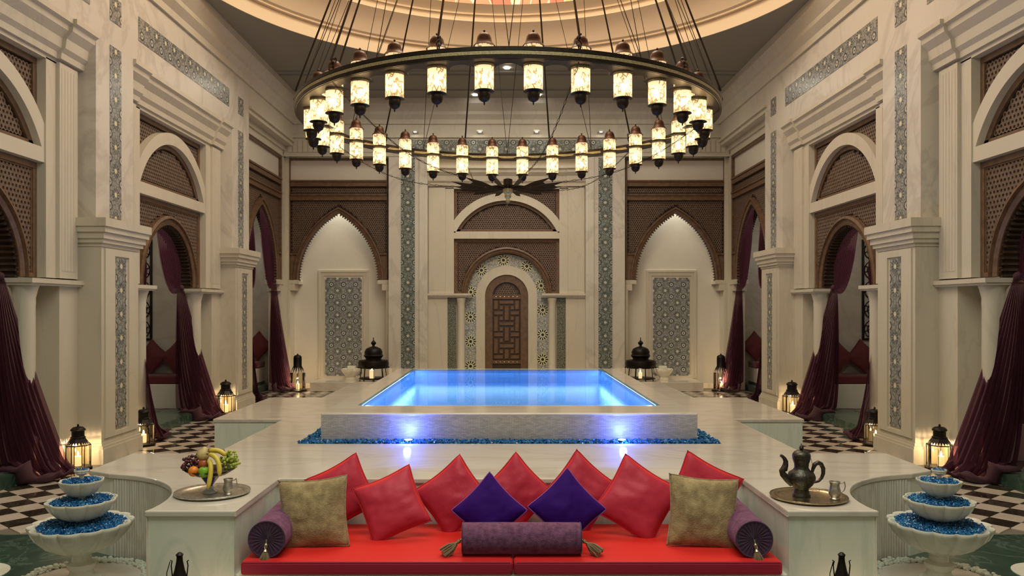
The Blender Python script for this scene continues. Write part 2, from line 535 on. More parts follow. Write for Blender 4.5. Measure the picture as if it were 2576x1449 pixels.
# ------------------------------------------------------------ plan numbers
YC = 13.1                      # dome and chandelier centre
PIERS = [0.625, 6.325, 12.025, 17.725]
BAYS = [3.475, 9.175, 14.875]
BAY3 = 20.3
YB = 22.3                      # back wall plane
XP, XB = 5.94, 6.20            # pier side plane, bay plane

# ------------------------------------------------------------ floor
floor = empty('floor'); tag(floor, kind='structure')
MB().box(-9.6, 9.6, -1.6, 24.0, -.2, -.012).obj('floor_bed', M_grout, floor)
MB().box(-6.3, 6.3, -1.6, 7.9, -.012, 0).obj('green_marble_paving', M_green, floor)
S = .300
def tile_mesh(mat):
    g = S / 2 - .003
    m = MB()
    m.add([(-g, -g, -.012), (g, -g, -.012), (g, g, -.012), (-g, g, -.012), (-g, -g, -.001), (g, -g, -.001), (g, g, -.001), (-g, g, -.001),
           (-g + .003, -g + .003, 0), (g - .003, -g + .003, 0), (g - .003, g - .003, 0), (-g + .003, g - .003, 0)],
          [(0, 1, 5, 4), (1, 2, 6, 5), (2, 3, 7, 6), (3, 0, 4, 7), (4, 5, 9, 8), (5, 6, 10, 9), (6, 7, 11, 10), (7, 4, 8, 11), (8, 9, 10, 11)])
    return m.mesh('floor_tile', mat)
tmW, tmB = tile_mesh(M_white_tile), tile_mesh(M_black_tile)
def dais_in(x, y, m=0.0):
    x = abs(x)
    if y < 5.88: return False
    if y < 8.22: return x < 3.9 - m
    if y < 10.75: return x < 3.05 - m
    if y < 13.35: return x < 4.0 - m
    return x < 3.12 - m
tiles = []
def field(x0, x1, y0, y1, ang, side):
    c, s_ = cos(ang), sin(ang)
    for i in range(-60, 60):
        for j in range(-60, 60):
            x = (x0 + x1) / 2 + S * (i * c - j * s_); y = (y0 + y1) / 2 + S * (i * s_ + j * c)
            if x0 - .05 < x < x1 + .05 and y0 + .1 < y < y1 + .1 and not dais_in(x * side, y, .25):
                tiles.append((x * side, y, ang * side, (i + j) % 2))
for sd in (-1, 1):
    field(4.2, 6.35, 7.95, 11.3, R_(-50.5), sd)
    field(3.0, 6.35, 11.45, 21.3, R_(45), sd)
def seen_px(x, y):
    px = 1270 + 2000 * (x + .05) / y
    return -40 < px < 2616
tiles = [q for q in tiles if seen_px(q[0], q[1])]
def tile_rank(q):
    x, y = abs(q[0]), q[1]
    vis = (y < 11.4 and x > 4.3) or (12.0 < y < 16.8 and x > 4.3) or (y > 18.5 and x > 3.9)
    return (0 if vis else 1, y)
tiles.sort(key=tile_rank)
for x, y, a, k in tiles[:300]:
    o = bpy.data.objects.new('floor_tile', tmW if k else tmB)
    o.location = (x, y, 0); o.rotation_euler = (0, 0, a); o.parent = floor
    COL.objects.link(o)
for k, mt, nm in ((0, M_black_tile, 'far_black_tiles'), (1, M_white_tile, 'far_white_tiles')):
    m = MB(); g = S / 2 - .003
    for x, y, a, kk in tiles[300:]:
        if kk != k: continue
        c, s_ = cos(a), sin(a)
        b4 = [(x + c * p - s_ * q, y + s_ * p + c * q) for p, q in ((-g, -g), (g, -g), (g, g), (-g, g))]
        m.prism(b4, -.012, 0)
    tag(m.obj(nm, mt, floor), kind='stuff')
for sd in (-1, 1):                    # round pale inlays in the green paving
    m = MB(); m.lathe([(.30, 0), (.30, .004)], 40, (sd * 4.58, 6.72, 0))
    m.obj('round_inlay', M_bowl, floor)

# ------------------------------------------------------------ one bay of the side walls (x along the wall, -y faces the room)
ZS = 2.66                      # top of the impost slab
def ring_curves():
    Rin, Rout, zc = 1.585, 1.80, 3.69
    inner = lambda u: zc + math.sqrt(max(0, Rin * Rin - u * u))
    outer = lambda u: zc + math.sqrt(max(0, Rout * Rout - u * u))
    return inner, outer
def bay_front_mesh(low=True, half=2.275):
    m = MB()
    inner, outer = ring_curves()
    for s in (-1, 1):
        a, b = sorted((s * 1.48, s * half))
        m.box(a, b, 0, .45, ZS, 5.62)
        a, b = sorted((s * 1.72, s * 2.18))
        m.box(a, b, -.05, 0, ZS, 5.62)
        for k in range(5):
            x = s * (1.80 + k * .075)
            m.box(x - .030, x + .030, -.054, -.05, ZS + .1, 5.55)
        if low:
            a, b = sorted((s * 1.80, s * half))
            m.box(a, b, 0, .5, 0, ZS - .06)
            a, b = sorted((s * 1.42, s * 1.80))
            m.box(a, b, .32, .5, 0, ZS - .06)
    m.box(-half, half, 0, .45, 5.60, 6.2)
    m.strip(cosspace(-1.48, 1.48, 40), lambda u: max(4.37, inner(u)), outer, .02, .19)
    m.box(-1.48, 1.48, .02, .19, 4.2, 4.40)
    return m.mesh('bay_front', M_wall)
def cornice_mesh(half=2.275):
    prof = [(0, 5.66), (-.04, 5.66), (-.05, 5.74), (-.10, 5.80), (-.12, 5.93), (-.20, 6.03), (-.21, 6.10), (-.26, 6.13), (-.26, 6.20), (0, 6.20)]
    m = MB()
    for (a, b, dx) in ((-half, -1.68, .05), (-1.68, 1.68, 0), (1.68, half, .05)):
        pr = [(y - (dx if y < 0 else 0), z) for y, z in prof]
        V = [(a, y, z) for y, z in pr] + [(b, y, z) for y, z in pr]
        n = len(pr)
        m.add(V, [tuple(range(n))[::-1], tuple(range(n, 2 * n))] + [(i, (i + 1) % n, n + (i + 1) % n, n + i) for i in range(n)])
    return m.mesh('cornice', M_wall)
def column_mesh(r=.13, z1=2.56, z0=0.0):
    m = MB()
    pr = [(r * 1.35, z0), (r * 1.35, z0 + .06), (r * 1.15, z0 + .10), (r * 1.2, z0 + .15), (r, z0 + .18), (r * .96, z1 - .30), (r * 1.0, z1 - .24), (r * .98, z1 - .18), (r * 1.2, z1 - .06), (r * 1.3, z1 - .03), (r * 1.3, z1)]
    m.lathe(pr, 28)
    return m.mesh('column', M_wall, True)
def slab_mesh():
    return MB().box(1.02, 2.275, -.09, .50, 2.58, ZS - .02).box(1.04, 2.275, -.06, .48, 2.55, 2.58).mesh('impost_slab', M_wall)

# honeycomb lattice -------------------------------------------------
def honey(m, inside, x0, x1, z0, z1, p, y0=.0, dep=.022, hole=.52):
    R0 = p / math.sqrt(3)
    row = 0
    z = z0
    while z < z1 + p:
        x = x0 + (p / 2 if row % 2 else 0)
        while x < x1 + p:
            if inside(x, z):
                o = len(m.v)
                for rad, yy in ((R0, y0), (R0 * hole, y0), (R0 * hole, y0 + dep)):
                    for k in range(6):
                        t_ = PI / 6 + k * PI / 3
                        m.v.append((x + rad * cos(t_), yy, z + rad * sin(t_)))
                for k in range(6):
                    l = (k + 1) % 6
                    m.f.append([o + k, o + l, o + 6 + l, o + 6 + k]); m.uv.append(None)
                    m.f.append([o + 6 + k, o + 6 + l, o + 12 + l, o + 12 + k]); m.uv.append(None)
            x += p
        z += R0 * 1.5
        row += 1
def frame_box(m, x0, x1, z0, z1, w, d0, d1):
    m.box(x0, x0 + w, d0, d1, z0, z1); m.box(x1 - w, x1, d0, d1, z0, z1)
    m.box(x0 + w, x1 - w, d0, d1, z1 - w, z1); m.box(x0 + w, x1 - w, d0, d1, z0, z0 + w)

def round_screen(p, reveal=True):
    """wood panels of a bay: pierced spandrel panel with an arch, lunette and upper corners"""
    root = empty('mashrabiya_screen')
    H = 1.48
    az = arch_pt(1.10, 1.14, ZS)
    am = arch_pt(1.27, 1.32, ZS)
    inner, outer = ring_curves()
    m = MB(); us = cosspace(-1.10, 1.10, 40)
    m.strip(us, az, lambda u: 4.22, .17, .20)
    m.box(-H, -1.10, .17, .20, ZS, 4.22); m.box(1.10, H, .17, .20, ZS, 4.22)
    m.strip(cosspace(-1.46, 1.46, 40), lambda u: 4.38, lambda u: max(4.39, inner(u) + .05), .17, .20)
    m.strip(cosspace(-1.47, 1.47, 30), lambda u: max(4.6, outer(u) - .08), lambda u: 5.60, .17, .20)
    m.obj('backing_board', M_wood_d, root)
    m = MB(); e = .10
    honey(m, lambda x, z: (z > am(x) + .02 or abs(x) > 1.29) and abs(x) < H - e and ZS + e < z < 4.2 - e, -H, H, ZS, 4.2, p, .145)
    honey(m, lambda x, z: z > 4.39 + .10 and z < inner(abs(x) + .06) - .12, -H, H, 4.4, 5.4, p, .145)
    honey(m, lambda x, z: z > outer(x) - .05 and abs(x) < H - e and z < 5.6 - e, -H, H, 4.8, 5.6, p, .145)
    tag(m.obj('lattice', M_lattice, root, fix=False), kind='stuff')
    m = MB()
    m.box(-H, H, .12, .17, 4.115, 4.20); m.box(-H + .085, H - .085, .135, .17, 4.095, 4.115)
    for s in (-1, 1):
        a, b = sorted((s * H, s * (H - .085))); m.box(a, b, .12, .17, ZS, 4.115)
        a, b = sorted((s * (H - .085), s * (H - .105))); m.box(a, b, .135, .17, ZS, 4.095)
        a, b = sorted((s * (H - .085), s * 1.26)); m.box(a, b, .12, .17, ZS, ZS + .06)
    pth = []
    for i in range(41):
        a = PI - math.acos(1.43 / 1.585) - (PI - 2 * math.acos(1.43 / 1.585)) * i / 40
        pth.append(((1.585 * cos(a), .12, 3.69 + 1.585 * sin(a)), (cos(a), 0, sin(a)), (0, 1, 0)))
    m.sweep(pth, [(-.085, 0), (.01, 0), (.01, .05), (-.085, .05)])
    m.box(-1.43, 1.43, .12, .17, 4.395, 4.475)
    m.box(-H, H, .12, .17, 5.515, 5.60); m.box(-H, -H + .085, .12, .17, 4.75, 5.515); m.box(H - .085, H, .12, .17, 4.75, 5.515)
    m.obj('moulded_frame', M_wood, root, bevel=.006)
    m = MB()
    prof = [(0, 0), (.05, -.03), (.06, .01), (.11, .01), (.12, -.04), (.17, -.02), (.18, .06), (0, .06)]
    Q = [((q[0][0], .11, q[0][2]), q[1], q[2]) for q in arch_path(1.10, 1.14, ZS)]
    m.sweep(Q, prof)
    m.obj('arch_moulding', M_wood, root, True)
    if reveal:
        m = MB()
        Q = arch_path(1.10, 1.14, ZS, 22)
        for i, (c, o, u) in enumerate(Q):
            if i == 22: continue
            tx, tz = -o[2], o[0]
            w_ = .022
            V = []
            for a, b in ((-.05, -w_ * .3), (-.05, w_ * .3), (.01, w_), (.01, -w_)):
                V.append((c[0] + a * o[0] + b * tx, c[2] + a * o[2] + b * tz))
            n = 4
            VV = [(x, .15, z) for x, z in V] + [(x, .48, z) for x, z in V]
            m.add(VV, [(3, 2, 1, 0), (4, 5, 6, 7)] + [(k, (k + 1) % 4, 4 + (k + 1) % 4, 4 + k) for k in range(4)])
        Q2 = arch_path(1.10, 1.14, ZS, 30)
        m.sweep([((q[0][0], .13, q[0][2]), q[1], q[2]) for q in Q2], [(0, 0), (.03, 0), (.03, .36), (0, .36)])
        tag(m.obj('ribbed_soffit', M_bronze_wood, root), kind='stuff')
    return root
M_bronze_wood = simple('dark_ribbed_wood', (.05, .028, .018), .45)

def pointed_screen(half, ow, teeth_d=.12):
    """wide screen: white clerestory panel, lattice frieze and pointed arch standing on two feet"""
    root = empty('mashrabiya_screen')
    z0, zt = 3.04, 6.46
    h = 4.91 - z0
    az = arch_pt(ow, h, z0); am = arch_pt(ow + .14, h + .24, z0)
    m = MB()
    m.strip(cosspace(-ow, ow, 40), az, lambda u: 5.84, .08, .12)
    m.box(-half, -ow, .08, .12, z0, 5.84); m.box(ow, half, .08, .12, z0, 5.84)
    m.obj('backing_board', M_wood_d, root)
    m = MB()
    m.box(-half + .05, half - .05, .08, .12, 5.84, 6.42)
    m.obj('plain_white_panel', M_plaster, root)
    m = MB(); e = .10
    honey(m, lambda x, z: (z > am(x) + .01 or abs(x) > ow + .15) and abs(x) < half - e and 3.80 < z < 5.24, -half, half, 3.0, 5.3, .06, .055)
    honey(m, lambda x, z: abs(x) < half - e and 5.47 < z < 5.63, -half, half, 5.4, 5.65, .06, .055)
    tag(m.obj('lattice', M_lattice, root, fix=False), kind='stuff')
    m = MB()
    w_ = .065
    m.box(-half, -half + w_, 0, .08, z0, zt); m.box(half - w_, half, 0, .08, z0, zt)
    m.box(-half + w_, half - w_, 0, .08, zt - .06, zt)
    for a, b in ((5.66, 5.84), (5.27, 5.45)):
        m.box(-half + w_, half - w_, .0, .08, a, b)
        m.box(-half + w_, half - w_, -.03, .0, b - .05, b); m.box(-half + w_, half - w_, -.02, .0, a, a + .04)
    for s in (-1, 1):
        a, b = sorted((s * (half - w_), s * (ow + .02)))
        m.box(a, b, .02, .08, z0, 3.74); m.box(a, b, -.02, .02, 3.74, 3.79); m.box(a, b, 0, .03, z0, z0 + .05)
    m.obj('moulded_frame', M_wood, root, bevel=.006)
    m = MB()
    Q = [((q[0][0], 0, q[0][2]), q[1], q[2]) for q in arch_path(ow, h, z0)]
    m.sweep(Q, [(0, .0), (.05, -.02), (.06, .01), (.10, .01), (.11, -.03), (.15, -.03), (.16, .08), (0, .08)])
    m.obj('arch_moulding', M_wood, root, True)
    m = MB()
    for i, (c, o, u) in enumerate(arch_path(ow, h, z0, 30)):
        if i == 30: continue
        tx, tz = -o[2], o[0]
        V = [(c[0] + a * o[0] + b * tx, c[2] + a * o[2] + b * tz) for a, b in ((-.05, 0), (.01, .025), (.01, -.025))]
        m.add([(x, .0, z) for x, z in V] + [(x, teeth_d, z) for x, z in V], [(2, 1, 0), (3, 4, 5)] + [(k, (k + 1) % 3, 3 + (k + 1) % 3, 3 + k) for k in range(3)])
    tag(m.obj('scalloped_edge', M_bronze_wood, root), kind='stuff')
    return root

def pier_meshes():
    d = {}
    m = MB().box(-.575, .575, -.26, .4, 3.40, 7.4)
    d['pier_shaft'] = m.mesh('pier_shaft', M_marble)
    m = MB()
    m.box(-.575, .575, -.34, .4, .30, 3.22)
    # chamfered plinth
    for z0, z1, e in ((0, .22, .05), (.22, .26, .035), (.26, .30, .015)):
        m.box(-.575 - e, .575 + e, -.34 - e, .4, z0, z1)
    # raised frame on the room side and on the ends
    frame = [(-.46, -.30, .36, 3.10), (.30, .46, .36, 3.10)]
    m.box(-.50, -.22, -.365, -.34, .36, 3.12); m.box(.22, .50, -.365, -.34, .36, 3.12)
    m.box(-.22, .22, -.365, -.34, 3.02, 3.12); m.box(-.22, .22, -.365, -.34, .36, .42)
    d['pier_base'] = m.mesh('pier_base', M_wall)
    m = MB()
    for z0, z1, e in ((3.14, 3.19, .02), (3.19, 3.25, .06), (3.25, 3.34, .09), (3.34, 3.42, .13), (3.42, 3.54, .16)):
        m.box(-.575 - e, .575 + e, -.34 - e * .9, .4, z0, z1)
    d['capital'] = m.mesh('capital', M_wall)
    d['upper_tile_strip'] = MB().box(-.175, .175, -.266, -.255, 3.60, 6.18).mesh('tile_strip', M_tileA)
    d['square_tile_panel'] = MB().box(-.175, .175, -.266, -.255, 6.55, 6.93).mesh('tile_panel', M_tileA)
    d['lower_tile_strip'] = MB().box(-.16, .16, -.350, -.335, .45, 3.0).mesh('tile_strip', M_tileA)
    return d
PM = pier_meshes()
BF, CM, CLM = bay_front_mesh(), cornice_mesh(), column_mesh()
SLM = slab_mesh()
SLM2 = MB().box(-2.275, -1.02, -.09, .50, 2.58, ZS - .02).box(-2.275, -1.04, -.06, .48, 2.55, 2.58).mesh('impost_slab', M_wall)
FRZ = MB().box(-2.10, 2.10, -.266, -.255, 6.55, 6.94).mesh('tile_frieze', M_tileA)
UPW = MB().box(-2.275, 2.275, -.26, .4, 6.2, 7.4).mesh('upper_wall', M_marble)
def alcove_mesh(sg):
    m = MB()
    # far end, near end, back, ceiling (x along wall; far end at x = sg*2.55)
    for s in (-1, 1):
        a, b = sorted((s * 2.55, s * 2.75))
        m.box(a, b, .45, 3.2, 0, 4.3)
    m.box(-2.75, 2.75, 3.2, 3.4, 0, 4.3)
    m.box(-2.75, 2.75, .45, 3.4, 4.3, 4.45)
    return m.mesh('alcove_wall', M_alcove)
ALC = alcove_mesh(1)
ALF = MB().box(-2.55, 2.55, .60, 3.2, 0, .15).mesh('alcove_floor', M_green)
STP = MB().box(-1.40, 1.40, .06, .62, 0, .155).mesh('marble_step', M_green)
def alcove_checks():
    m = [MB(), MB()]
    n = 0
    for i in range(-12, 13):
        for j in range(-12, 13):
            x, y = .30 * (i * .7071 - j * .7071), 1.9 + .30 * (i * .7071 + j * .7071)
            if abs(x) < 2.3 and .85 < y < 3.0:
                g = .145 * 1.4142
                m[(i + j) % 2].prism([(x - g, y), (x, y - g), (x + g, y), (x, y + g)], .15, .154)
    return m[0].mesh('floor_tiles', M_black_tile), m[1].mesh('floor_tiles', M_white_tile)
CHK = alcove_checks()

def inst(name, me, parent, loc=(0, 0, 0), rz=0):
    o = bpy.data.objects.new(name, me)
    o.location = loc; o.rotation_euler = (0, 0, rz); o.parent = parent
    COL.objects.link(o)
    return o

walls = {}
for side, sg in (('left', -1), ('right', 1)):
    rz = PI / 2 if sg < 0 else -PI / 2
    W = empty('wall_' + side); tag(W, kind='structure'); walls[side] = W
    for yc in PIERS:
        P = inst('pier', PM['pier_shaft'], W, (sg * XB, yc, 0), rz)
        inst('pier_base', PM['pier_base'], P)
        inst('capital', PM['capital'], P)
        inst('tile_strip', PM['upper_tile_strip'], P)
        inst('tile_strip', PM['lower_tile_strip'], P)
        inst('tile_panel', PM['square_tile_panel'], P)
    for yc in BAYS:
        B = inst('bay_front', BF, W, (sg * XB, yc, 0), rz)
        inst('cornice', CM, B); inst('upper_wall', UPW, B); inst('tile_frieze', FRZ, B)
        for s in (-1, 1):
            inst('column', CLM, B, (s * 1.24, .14, 0))
        inst('impost_slab', SLM, B); inst('impost_slab', SLM2, B)
        inst('alcove_wall', ALC, W, (sg * XB, yc, 0), rz)
        F = inst('alcove_floor', ALF, W, (sg * XB, yc, 0), rz)
        inst('marble_step', STP, F)
        tag(inst('floor_tiles', CHK[0], F), kind='stuff'); tag(inst('floor_tiles', CHK[1], F), kind='stuff')
    # last bay beside the back wall
    m = MB()
    m.box(-2.0, -1.75, 0, .4, 0, 6.6); m.box(1.75, 2.12, 0, .4, 0, 6.6)
    m.box(-2.0, 2.12, 0, .4, 6.46, 7.4)
    m.box(-2.0, 2.12, -.26, 0, 6.75, 7.4)
    m.box(-2.0, 2.12, -.32, -.26, 6.85, 6.9); m.box(-2.0, 2.12, -.05, 0, 6.62, 6.75)
    b = inst('corner_bay_front', m.mesh('corner_bay_front', M_wall), W, (sg * XB, BAY3, 0), rz)
    m = MB()
    for s in (-1, 1):
        a, c = sorted((s * 1.22, s * 1.76))
        m.box(a, c, -.02, .35, 2.90, 3.03)
        a, c = sorted((s * 1.40, s * 1.76))
        m.box(a, c, 0, .35, 2.72, 2.90)
        a, c = sorted((s * 1.55, s * 1.76))
        m.box(a, c, 0, .35, 0, 2.72)
    inst('corbel', m.mesh('corbel', M_wall), b)
    m = MB()
    for s in (-1, 1):
        a, c = sorted((s * 2.12, s * 2.35)); m.box(a, c, .4, 3.2, 0, 5.6)
    m.box(-2.3, 2.3, 3.2, 3.4, 0, 5.6); m.box(-2.3, 2.3, .4, 3.4, 5.6, 5.75)
    inst('alcove_wall', m.mesh('alcove_wall', M_alcove), W, (sg * XB, BAY3, 0), rz)
    F = inst('alcove_floor', MB().box(-2.1, 2.1, .40, 3.2, 0, .15).mesh('alcove_floor', M_green), W, (sg * XB, BAY3, 0), rz)
    # plain part of the wall behind the camera
    MB().box(min(sg * 6.0, sg * 6.4), max(sg * 6.0, sg * 6.4), -1.6, .05, 0, 7.4).obj('plain_wall', M_wall, W)
    # crown moulding under the ceiling
    m = MB()
    prof = [(0, 7.36), (.05, 7.36), (.06, 7.48), (.16, 7.60), (.17, 7.68), (.30, 7.86), (.31, 8.0), (0, 8.0)]
    V = []
    for y in (-1.6, 22.4):
        V += [(sg * (XP + .0 - a), y, z) for a, z in prof]
    n = len(prof)
    m.add(V, [tuple(range(n))[::-1], tuple(range(n, 2 * n))] + [(i, (i + 1) % n, n + (i + 1) % n, n + i) for i in range(n)])
    m.obj('crown_moulding', M_wall, W)
    MB().box(min(sg * 5.94, sg * 6.6), max(sg * 5.94, sg * 6.6), -1.6, 22.6, 7.38, 8.0).obj('wall_head', M_wall, W)

# screens in the bays
scr = round_screen(.075)
n_s = 0
ordw = {6.325: 'nearest', 9.175: 'near', 14.875: 'middle'}
def wood_label(side, yc):
    if yc < 4: return 'dark carved wooden lattice screen on the %s wall beside the camera' % side
    if yc < 10: return 'carved wooden lattice screen at the %s edge of the photo' % side
    return 'carved wooden lattice screen of the middle bay on the %s wall' % side
first = True
for side, sg in (('left', -1), ('right', 1)):
    for yc in BAYS[1:]:
        o = scr if first else copy_tree(scr)
        first = False
        place(o, (sg * XB, yc, 0), PI / 2 if sg < 0 else -PI / 2)
        tag(o, wood_label(side, yc), 'wood screen', 'carved wooden screens')
o = round_screen(.062, False)
place(o, (0, YB, 0)); tag(o, 'brown lattice wood arch and half moon panel over the middle door', 'wood screen', 'carved wooden screens')
ps = pointed_screen(1.42, 1.115)
place(ps, (-4.72, YB, 0)); tag(ps, 'pointed arch wood screen on the back wall left of the door', 'wood screen', 'carved wooden screens')
o = copy_tree(ps); place(o, (4.74, YB, 0)); tag(o, 'pointed arch wood screen on the back wall right of the door', 'wood screen', 'carved wooden screens')
ps3 = pointed_screen(1.75, 1.25, .30)
place(ps3, (-XB - .03, BAY3, 0), PI / 2); tag(ps3, 'pointed wood screen with curtain on the far left side wall', 'wood screen', 'carved wooden screens')
o = copy_tree(ps3); place(o, (XB + .03, BAY3, 0), -PI / 2); tag(o, 'pointed wood screen with curtain on the far right side wall', 'wood screen', 'carved wooden screens')

# ------------------------------------------------------------ back wall
WB = empty('wall_back', (0, YB, 0)); tag(WB, kind='structure')
m = MB()
m.box(-9.5, 9.5, .42, .7, 0, 8.0)
m.obj('back_plane', M_plaster, WB)
m = MB()
for s in (-1, 1):
    a, b = sorted((s * 2.20, s * 3.28)); m.box(a, b, -.22, .42, .25, 6.5)
    a, b = sorted((s * 2.28, s * 2.42)); m.box(a, b, -.26, -.22, .25, 6.5)
m.obj('wall_pier', M_marble, WB)
m = MB()
for s in (-1, 1):
    m.box(-.19, .19, -.235, -.21, .30, 6.42)
    m.obj('tile_strip', M_tileG, WB).location.x = s * 2.74; m = MB()
m.box(-2.94, 2.94, -.235, -.21, 6.55, 6.92); m.obj('tile_frieze', M_tileG, WB)
m = MB()
m.box(-6.3, 6.3, -.2, .42, 6.5, 7.4)
for s in (-1, 1):
    a, b = sorted((s * 6.10, s * 6.4)); m.box(a, b, -.02, .42, 0, 6.5)
    a, b = sorted((s * 3.28, s * 3.34)); m.box(a, b, .0, .42, 0, 6.5)
    # side niche: jamb strips under the screen feet, niche frame
m.box(-6.3, 6.3, -.26, -.2, 6.98, 7.05); m.box(-6.3, 6.3, -.24, -.2, 6.46, 6.52)
m.obj('upper_wall', M_wall, WB)
m = MB()                                   # dentil frieze above the side bays
for s in (-1, 1):
    for k in range(20):
        x = s * (3.36 + k * .14)
        m.box(x - .055, x + .055, -.225, -.2, 6.58, 6.90)
m.obj('fluted_frieze', M_wall, WB)
m = MB()
prof = [(-.2, 7.36), (-.25, 7.36), (-.26, 7.48), (-.36, 7.60), (-.37, 7.68), (-.55, 7.86), (-.56, 8.0), (-.2, 8.0)]
V = [(-6.3, y, z) for y, z in prof] + [(6.3, y, z) for y, z in prof]; n = len(prof)
m.add(V, [tuple(range(n))[::-1], tuple(range(n, 2 * n))] + [(i, (i + 1) % n, n + (i + 1) % n, n + i) for i in range(n)])
m.box(-6.4, 6.4, -.2, .45, 7.38, 8.0)
m.obj('crown_moulding', M_wall, WB)
bf = MB(); tmpm = bay_front_mesh(False, 2.2)
inst('bay_front', tmpm, WB); inst('cornice', cornice_mesh(2.2), WB)
MB().box(-2.2, 2.2, -.02, .3, 6.15, 6.5).obj('cornice_top', M_wall, WB)
m = MB()                                   # corbels and jambs of the side bays
for c0 in (-4.72, 4.74):
    for s in (-1, 1):
        for a, b, z0, z1 in ((1.10, 1.40, 2.92, 3.03), (1.22, 1.40, 2.74, 2.92), (1.34, 1.42, 0, 2.74)):
            x0, x1 = sorted((c0 + s * a, c0 + s * b)); m.box(x0, x1, -.03, .42, z0, z1)
m.obj('corbel', M_wall, WB, bevel=.01)
for c0 in (-4.655, 4.70):
    m = MB()
    frame_box(m, c0 - .72, c0 + .72, .25, 3.33, .06, .38, .42)
    frame_box(m, c0 - .66, c0 + .66, .25, 3.27, .10, .395, .42)
    m.obj('panel_frame', M_wall, WB)
    u0 = c0 - .52
    q = MB().box(0, 1.04, 0, .03, 0, 2.80).obj('mosaic_panel', M_tileP, WB)
    q.location = (u0, .39, .32)
# central niche: mosaic ground, cream arched band, side mosaics, slabs, columns
m = MB()
def arc_band(m, r0, r1, z0, zb, d0, d1, n=28):
    """arched band: legs from zb to z0, semicircle above; uv by arc length"""
    pts = [(-1, zb)] + [None]
    P = [(r0 * -1, zb, r1 * -1, zb, 0.0), (-r0, z0, -r1, z0, z0 - zb)]
    for i in range(1, n + 1):
        a = PI - PI * i / n
        P.append((r0 * cos(a), z0 + r0 * sin(a), r1 * cos(a), z0 + r1 * sin(a), z0 - zb + PI * i / n * (r0 + r1) / 2))
    P.append((r0, zb, r1, zb, P[-1][4] + z0 - zb))
    wv = r1 - r0
    for A, B in zip(P, P[1:]):
        V = [(A[0], d0, A[1]), (A[2], d0, A[3]), (B[2], d0, B[3]), (B[0], d0, B[1]), (A[0], d1, A[1]), (A[2], d1, A[3]), (B[2], d1, B[3]), (B[0], d1, B[1])]
        F = [(0, 1, 2, 3), (7, 6, 5, 4), (0, 3, 7, 4), (1, 5, 6, 2)]
        uvq = [(0, A[4]), (wv, A[4]), (wv, B[4]), (0, B[4])]
        m.add(V, F, [uvq, uvq, uvq, uvq])
arc_band(m, .865, 1.18, 2.59, .25, .26, .42)
m.obj('mosaic_arch', M_tileB, WB)
m = MB(); arc_band(m, .61, .865, 2.585, .25, .20, .42); m.obj('arch_surround', M_wall, WB)
m = MB()
for s in (-1, 1):
    a, b = sorted((s * 1.42, s * 1.66)); m.box(a, b, .10, .14, .25, 2.53)
    m.obj('tile_strip', M_tileD, WB); m = MB()
    a, b = sorted((s * 1.18, s * 1.66)); MB().box(a, b, .14, .42, .25, 2.55).obj('niche_jamb', M_wall, WB)
    a, b = sorted((s * 1.66, s * 2.2)); MB().box(a, b, .0, .42, .25, 2.55).obj('niche_pier', M_wall, WB)
    a, b = sorted((s * .98, s * 2.2)); MB().box(a, b, -.06, .42, 2.55, 2.60).box(a, b, -.10, .42, 2.60, 2.66).obj('impost_slab', M_wall, WB)
    inst('column', column_mesh(.105, 2.53, .25), WB, (s * 1.28, .06, 0))
MB().box(-5.30, 5.30, -.9, .42, 0, .25).obj('stone_step', M_dais, WB, bevel=.012)
MB().box(-6.3, 6.3, -.03, .0, .0, .14).obj('baseboard', M_wall, WB)

for c0 in (-4.72, 4.74):
    light('niche_strip_lamp', 'AREA', (c0, YB + .27, 5.6), 54, SOFT, 2.3, (0, 0, 0), sy=.12)
# door
D = empty('door_1', (0, YB, 0)); tag(D, 'arched dark wood door with interlocking raised boards in the back wall', kind='structure')
def arch_fill(m, r, z0, zb, d0, d1):
    m.strip(cosspace(-r, r, 30), lambda u: zb, lambda u: z0 + math.sqrt(max(0, r * r - u * u)), d0, d1)
m = MB(); arc_band(m, .40, .605, 2.585, .25, .24, .34); m.obj('door_frame', M_wood, D)
m = MB(); arch_fill(m, .42, 2.585, .25, .31, .36); m.obj('door_leaf', M_wood_d2 if 'M_wood_d2' in globals() else M_bronze_wood, D)
def dx(x): return (x / 4.83 + 1160 - 1276) / 89.7
def dz(y): return 2.25 + (775 - (640 + y / 4.83)) / 89.7
boards = [(465, 650, 555, 605), (400, 520, 690, 738), (605, 718, 690, 738), (465, 650, 826, 868), (400, 520, 952, 1005), (605, 718, 952, 1005), (470, 652, 1095, 1145), (400, 520, 1230, 1280), (605, 720, 1230, 1280),
          (400, 458, 555, 672), (660, 718, 555, 672), (532, 592, 622, 805), (400, 458, 755, 942), (662, 718, 755, 942), (532, 592, 885, 1060), (400, 458, 1025, 1215), (662, 718, 1025, 1215), (532, 592, 1160, 1280),
          (470, 522, 622, 675), (604, 655, 622, 675), (470, 522, 752, 805), (604, 655, 752, 805), (470, 522, 885, 938), (604, 655, 885, 938), (470, 522, 1022, 1078), (604, 655, 1022, 1078), (470, 522, 1160, 1215), (604, 655, 1160, 1215)]
